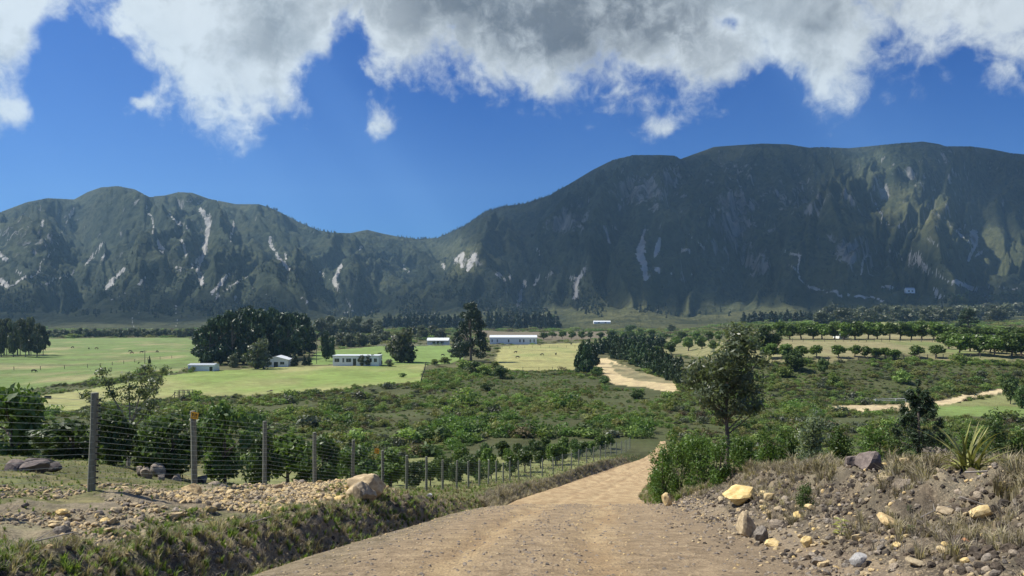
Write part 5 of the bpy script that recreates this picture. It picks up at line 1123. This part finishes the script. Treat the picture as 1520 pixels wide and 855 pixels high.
# ------------------------------------------------------------------ buildings
def house(name, u, vb, wpx, wallpx, roofpx, depth, label, cat='house', gable_front=False, windows=(), doors=(), roof=M_WROOF, wall=M_WHITE, flat=False, rz=0.0, posts=0, over=.25, at=None):
    x, y, z = at or hit(u, vb); k_ = y / F; w_, h, r_ = wpx * k_, wallpx * k_, roofpx * k_
    o = tag(link(name, None, loc=(x, y + depth / 2, z), rot=(0, 0, rz)), label, cat); hw, hd = w_ / 2, depth / 2
    b = MB(); b.box(-hw, hw, -hd, hd, -1.0, h)
    if gable_front:
        b.poly([(-hw, -hd, h), (hw, -hd, h), (0, -hd, h + r_)]); b.poly([(hw, hd, h), (-hw, hd, h), (0, hd, h + r_)])
    elif not flat:
        b.poly([(-hw, hd, h), (-hw, -hd, h), (-hw, 0, h + r_)]); b.poly([(hw, -hd, h), (hw, hd, h), (hw, 0, h + r_)])
    b.build('wall', wall, o)
    b = MB(); t_ = .12; e = over
    if flat: b.box(-hw - e, hw + e, -hd - e, hd + e, h + .003, h + max(r_, .2)); 
    elif gable_front:
        for s_ in (-1, 1):
            P = [(0, -hd - e, h + r_ + .02), (s_ * (hw + e), -hd - e, h - e * r_ / hw + .02), (s_ * (hw + e), hd + e, h - e * r_ / hw + .02), (0, hd + e, h + r_ + .02)]; Q = [(a, c, d_ + t_) for a, c, d_ in P]
            b.poly(Q if s_ > 0 else Q[::-1]); b.poly(P[::-1] if s_ > 0 else P)
            for i in range(4): b.poly([P[i], P[(i + 1) % 4], Q[(i + 1) % 4], Q[i]])
    else:
        for s_ in (-1, 1):
            P = [(-hw - e, 0, h + r_ + .02), (hw + e, 0, h + r_ + .02), (hw + e, s_ * (hd + e), h - e * r_ / hd + .02), (-hw - e, s_ * (hd + e), h - e * r_ / hd + .02)]; Q = [(a, c, d_ + t_) for a, c, d_ in P]
            b.poly(Q if s_ < 0 else Q[::-1]); b.poly(P[::-1] if s_ < 0 else P)
            for i in range(4): b.poly([P[i], P[(i + 1) % 4], Q[(i + 1) % 4], Q[i]])
    b.build('roof', roof, o)
    for cx, cz, ww, wh in windows:
        cx, cz, ww, wh = cx * w_ - hw, cz * h, ww * w_, wh * h
        b = MB(); f_ = .07
        b.box(cx - ww / 2 - f_, cx + ww / 2 + f_, -hd - .06, -hd - .004, cz + wh / 2, cz + wh / 2 + f_); b.box(cx - ww / 2 - f_, cx + ww / 2 + f_, -hd - .10, -hd - .004, cz - wh / 2 - f_, cz - wh / 2)
        b.box(cx - ww / 2 - f_, cx - ww / 2, -hd - .06, -hd - .004, cz - wh / 2 + .002, cz + wh / 2 - .002); b.box(cx + ww / 2, cx + ww / 2 + f_, -hd - .06, -hd - .004, cz - wh / 2 + .002, cz + wh / 2 - .002)
        b.box(cx - .03, cx + .03, -hd - .05, -hd - .025, cz - wh / 2 + .002, cz + wh / 2 - .002)
        wn_ = b.build('window', M_FRAME, o); b = MB(); b.box(cx - ww / 2 + .002, cx + ww / 2 - .002, -hd - .022, -hd - .004, cz - wh / 2 + .002, cz + wh / 2 - .002); b.build('pane', M_GLASS, wn_)
    for cx, ww, wh in doors:
        cx, ww, wh = cx * w_ - hw, ww * w_, wh * h; b = MB(); b.box(cx - ww / 2, cx + ww / 2, -hd - .05, -hd - .004, .0, wh); b.build('door', M_GLASS, o)
    for q in range(posts):
        px_ = -hw + w_ * (q + .5) / posts; b = MB(); b.box(px_ - .08, px_ + .08, -hd - 1.9, -hd - 1.74, 0, h * .93); b.build('veranda_post', M_FRAME, o)
    if posts: b = MB(); b.poly([(-hw, -hd - 2.1, h * .93), (hw, -hd - 2.1, h * .93), (hw, -hd - .01, h + .05), (-hw, -hd - .01, h + .05)]); b.poly([(-hw, -hd - 2.1, h * .93 + .06), (-hw, -hd - .01, h + .11), (hw, -hd - .01, h + .11), (hw, -hd - 2.1, h * .93 + .06)][::-1]); b.build('veranda_roof', roof, o)
    return o
house('gabled_house', 407, 545, 36, 10.5, 5, 12, 'small white gabled house with pale roof before the dark pines', gable_front=True, windows=[(.25,.55,.16,.35),(.75,.55,.16,.35)], doors=[(.5,.16,.72)], rz=.12)
house('farmhouse', 528, 543, 68, 14, 1.2, 9, 'long flat roofed white house with a row of dark windows', flat=True, windows=[(.09,.58,.10,.36),(.23,.58,.035,.42),(.345,.58,.105,.36),(.61,.58,.12,.36),(.80,.58,.10,.36),(.93,.58,.06,.36)], doors=[(.475,.07,.76)])
house('long_barn', 762, 511, 70, 10, 3.0, 11, 'long low white barn with four small dark windows beyond the meadow', 'barn', windows=[(.05,.5,.02,.4),(.16,.5,.02,.4),(.64,.5,.028,.42),(.72,.5,.028,.42),(.86,.5,.022,.42),(.94,.5,.022,.42),(.40,.5,.028,.42)], roof=M_WROOF)
house('veranda_building', 650, 512, 32, 7, 3, 9, 'low pale building with veranda posts left of the tall pine', windows=[(.3,.5,.14,.4),(.7,.5,.14,.4)], doors=[(.5,.1,.8)], posts=6, roof=M_WROOF)
house('shed', 298, 551, 38, 8.5, 2, 6, 'small white shed with grey roof at the edge of the dark pines', 'shed', windows=[(.22,.55,.09,.4)], doors=[(.9,.12,.75)], roof=M_GROOF)
x, y, z = mount_at(893, 480.5); house('greenhouse', 0, 0, 25, 2.4, 1.6, 10, 'small pale roofed building at the foot of the apron beyond the brown strip', windows=[(.3,.5,.1,.5),(.7,.5,.1,.5)], at=(x, y, z))
x, y, z = mount_at(1351, 440); house('slope_house', 0, 0, 13, 5, 2.5, 9, 'lone small pale house on the dark slope of the right mountain', windows=[(.3,.5,.2,.4),(.7,.5,.2,.4)], at=(x, y, z), roof=M_GROOF)
x, y, z = mount_at(1466, 449); house('slope_building', 0, 0, 22, 4.5, 4.5, 12, 'grey roofed building enclosed by the pine plantation on the right slope', windows=[(.3,.5,.1,.4),(.7,.5,.1,.4)], at=(x, y, z), roof=M_GROOF)
house('orchard_cottage', 1253, 503, 14, 5, 2.5, 7, 'white cottage glimpsed between trunks of the back orchard row', windows=[(.3,.5,.14,.4),(.7,.5,.14,.4)], roof=M_GROOF)
house('orchard_cottage', 1487, 509, 14, 9, 4, 8, 'white cottage among the dense orchard corner on the right', windows=[(.5,.5,.16,.4)], roof=M_GROOF)

# ------------------------------------------------------------------ fences, pens, poles in the valley
def rail_fence(name, pts, step, h, rails, label, mat, rw=.05):
    P = [Vector(hit(*p)) for p in pts]; o = tag(link(name, None, loc=P[0]), label, 'fence'); b0 = P[0]; pm = MB(); pm.box(-.08, .08, -.08, .08, -.3, h); pm = pm.mesh('post', mat); nodes = []
    for a, c in zip(P[:-1], P[1:]):
        n = max(1, int((c - a).length / step))
        for q in range(n): w_ = a.lerp(c, q / n); w_.z = ground_at(w_.x, w_.y); nodes.append(w_)
    nodes.append(P[-1])
    for w_ in nodes: link('post', pm, o, loc=w_ - b0)
    for r_ in rails:
        b = MB(); b.tube([w_ - b0 + Vector((0, -.10, h * r_)) for w_ in nodes], rw, 4); b.build('rail', mat, o)
    return o
rail_fence('rail_fence', [(1146,537),(1200,536),(1260,535.5),(1330,535),(1400,532.5),(1455,531)], 2.6, 1.5, (.4, .7, .97), 'dark timber rail fence along the front orchard row', M_RAIL)
rail_fence('rail_fence', [(1160,507.5),(1240,507),(1320,507),(1400,508)], 4, 1.6, (.45, .95), 'timber rail fence along the back orchard row', M_RAIL)
rail_fence('paddock_fence', [(734,517.5),(790,516.5),(866,516)], 5, 1.6, (.9,), 'line of thin fence posts across the back of the meadow', M_RAIL, .03)
rail_fence('paddock_fence', [(752,550),(800,549.5),(860,550)], 4.5, 1.3, (.9,), 'low wire paddock fence along the front of the meadow', M_RAIL, .02)
rail_fence('paddock_fence', [(-20,551),(60,549),(130,546),(200,538),(255,532)], 8, 1.5, (.9, .5), 'thin post and wire fence across the left pasture', M_RAIL, .02)
rail_fence('paddock_fence', [(625,569),(629,556),(632,542)], 5, 1.4, (.9,), 'short fence down the right end of the mown lawn', M_RAIL, .03)
rail_fence('paddock_fence', [(668,514),(620,514.5),(560,515)], 5, 1.5, (.9, .5), 'white rail fence along the top of the upper lawn', M_FRAME, .05)
rail_fence('rail_fence', [(1300,598),(1330,597),(1345,597)], 3, 1.0, (.9, .5), 'short white rail fence at the bend of the farm road', M_FRAME, .06)
# timber pen at the lawn edge
x, y, z = hit(270, 592); k_ = y / F; o = tag(link('cattle_pen', None, loc=(x, y, z)), 'weathered timber pen with sloping ramp at the near edge of the mown lawn', 'pen'); w_, h_ = 22 * k_, 13 * k_
for px_ in (-w_ / 2, -w_ / 6, w_ / 6, w_ / 2):
    for py_ in (0, 2.2): b = MB(); b.box(px_ - .07, px_ + .07, py_ - .07, py_ + .07, -.2, h_ * (.95 if px_ > -w_ / 2 else .8)); b.build('post', M_RAIL, o)
for f in (.35, .65, .9):
    for py_ in (-.1, 2.3): b = MB(); b.tube([(-w_ / 2, py_, h_ * f), (w_ / 2, py_, h_ * f)], .06, 4); b.build('rail', M_RAIL, o)
b = MB(); b.tube([(-w_ / 2 - 1.6, 1, 0), (-w_ / 2, 1, h_ * .75)], .09, 4); b.build('ramp_beam', M_RAIL, o); b = MB(); b.tube([(w_ / 2, 1, h_ * .35), (w_ / 2 + 1.8, 1, h_ * .12)], .09, 4); b.build('ramp_beam', M_RAIL, o)
# fallen timber on the lawn, trough
x, y, z = hit(400, 582); o = tag(link('fallen_timber', None, loc=(x, y, z)), 'small tangle of fallen timber lying on the mown lawn', 'timber')
for q in range(5): a = q * 1.3; b = MB(); b.tube([(-.9 + .3 * q, -.3 * q + .4, .1 + .06 * q), (1.0 - .2 * q, math.sin(a) * .6, .35 + .12 * (q % 3))], [.11, .06], 5); b.build('log', M_RAIL, o)
x, y, z = hit(71, 592); o = tag(link('water_trough', None, loc=(x, y, z)), 'dark water trough on a pale patch at the left end of the mown field', 'trough')
b = MB(); b.box(-.75, .75, -.35, .35, .1, .2); b.box(-.75, .75, -.35, -.28, .203, .75); b.box(-.75, .75, .28, .35, .203, .75); b.box(-.75, -.68, -.277, .277, .203, .75); b.box(.68, .75, -.277, .277, .203, .75); b.build('tank', M_BLACK, o)
for q in (-.6, .6): b = MB(); b.box(q - .06, q + .06, -.3, .3, -.1, .098); b.build('foot', M_RAIL, o)
def pole(u, vb, hpx, label):
    x, y, z = hit(u, vb); h = hpx * y / F; o = tag(link('utility_pole', None, loc=(x, y, z)), label, 'pole'); b = MB(); b.tube([(0, 0, -.5), (0, 0, h * .5), (0, 0, h)], [.16, .14, .11], 6); b.build('shaft', M_RAIL, o)
    b = MB(); b.box(-.9, .9, -.16, -.12, h * .93, h * .93 + .12); b.build('crossarm', M_RAIL, o)
pole(470, 540, 42, 'utility pole standing between the pine clump and the long house'); pole(521, 517, 22, 'thin pole on the upper lawn behind the long house'); pole(554, 514, 24, 'thin pole at the top of the upper lawn'); pole(215, 540, 20, 'thin pole in the middle of the left pasture')

# ------------------------------------------------------------------ cattle
def cow_mesh(seed, graze, mat):
    g = random.Random(seed); bm = bmesh.new(); me = bpy.data.meshes.new('cow')
    V = [(0,0,1.05),(.45,0,1.08),(.82,0,1.12),(-.5,0,1.08),(-.78,0,1.05),(1.1,0,.9 if graze else 1.32),(1.35,0,.45 if graze else 1.5),(1.52,0,.2 if graze else 1.42),(-.92,0,.95),(-1.0,0,.5)]
    E = [(0,1),(1,2),(0,3),(3,4),(2,5),(5,6),(6,7),(4,8),(8,9)]; Rr = [.33,.33,.29,.32,.28,.17,.14,.09,.05,.03]
    for lx, b_ in ((.72, 2), (-.72, 4)):
        for sy in (-1, 1):
            n = len(V); dx = g.uniform(-.12, .12); V += [(lx, sy * .18, .82), (lx + dx * .5 + (.05 if lx < 0 else 0), sy * .19, .45), (lx + dx, sy * .19, .02)]; E += [(b_, n), (n, n + 1), (n + 1, n + 2)]; Rr += [.15, .08, .065]
    me.from_pydata(V, E, []); o = bpy.data.objects.new('cow_rig', me); COL.objects.link(o); sk = o.modifiers.new('skin', 'SKIN'); o.modifiers.new('sub', 'SUBSURF').levels = 1
    for sv, r_ in zip(me.skin_vertices[0].data, Rr): sv.radius = (r_, r_)
    me.skin_vertices[0].data[0].use_root = True
    dg = bpy.context.evaluated_depsgraph_get(); out = bpy.data.meshes.new_from_object(o.evaluated_get(dg)); out.name = 'cow'; bpy.data.objects.remove(o)
    out.materials.clear(); out.materials.append(mat)
    for p in out.polygons: p.use_smooth = True
    return out
CW = [cow_mesh(1, True, M_COW), cow_mesh(2, False, M_COW), cow_mesh(3, True, M_COWB)]
for k_, (u_, vb_, rz, m_, lb) in enumerate([(765,524.5,.3,1,'dark cow at the left of the meadow herd'),(768,532,.1,0,'dark cow grazing lowest on the meadow'),(805,528,2.9,0,'dark cow in the middle of the meadow'),(825,527.5,1.2,1,'dark cow at the right of the meadow herd'),(800,513,0,0,'dark cow under the far meadow fence'),(848,512,2,1,'dark cow at the far right meadow corner'),
    (193,523,.2,0,'dark cow leading the left pasture group'),(196,525.5,3,2,'brown cow beside the leading cow on the left pasture'),(210,524.5,.4,1,'dark cow standing right of the left pasture group'),(233,523.5,1.3,0,'small dark cow apart on the left pasture'),(143,518.5,.2,2,'brown cow far across the left pasture'),(108,517,3,0,'dark cow at the left end of the far pasture'),(132,518.5,2.2,0,'dark cow near the grove on the far pasture'),
    (563,527,.1,1,'dark cow above the roof of the long house'),(615,526,2.8,1,'dark cow right of the umbrella tree'),(657,529,0,0,'dark cow grazing near the tall pine'),(50,553,.1,0,'dark cow on a pale worn patch of the left pasture')]):
    x, y, z = hit(u_, vb_); o = tag(link('cow', CW[m_], loc=(x, y, z), rot=(0, 0, rz), scale=(.92,) * 3), lb, 'cow', 'grazing cattle')

#PART5
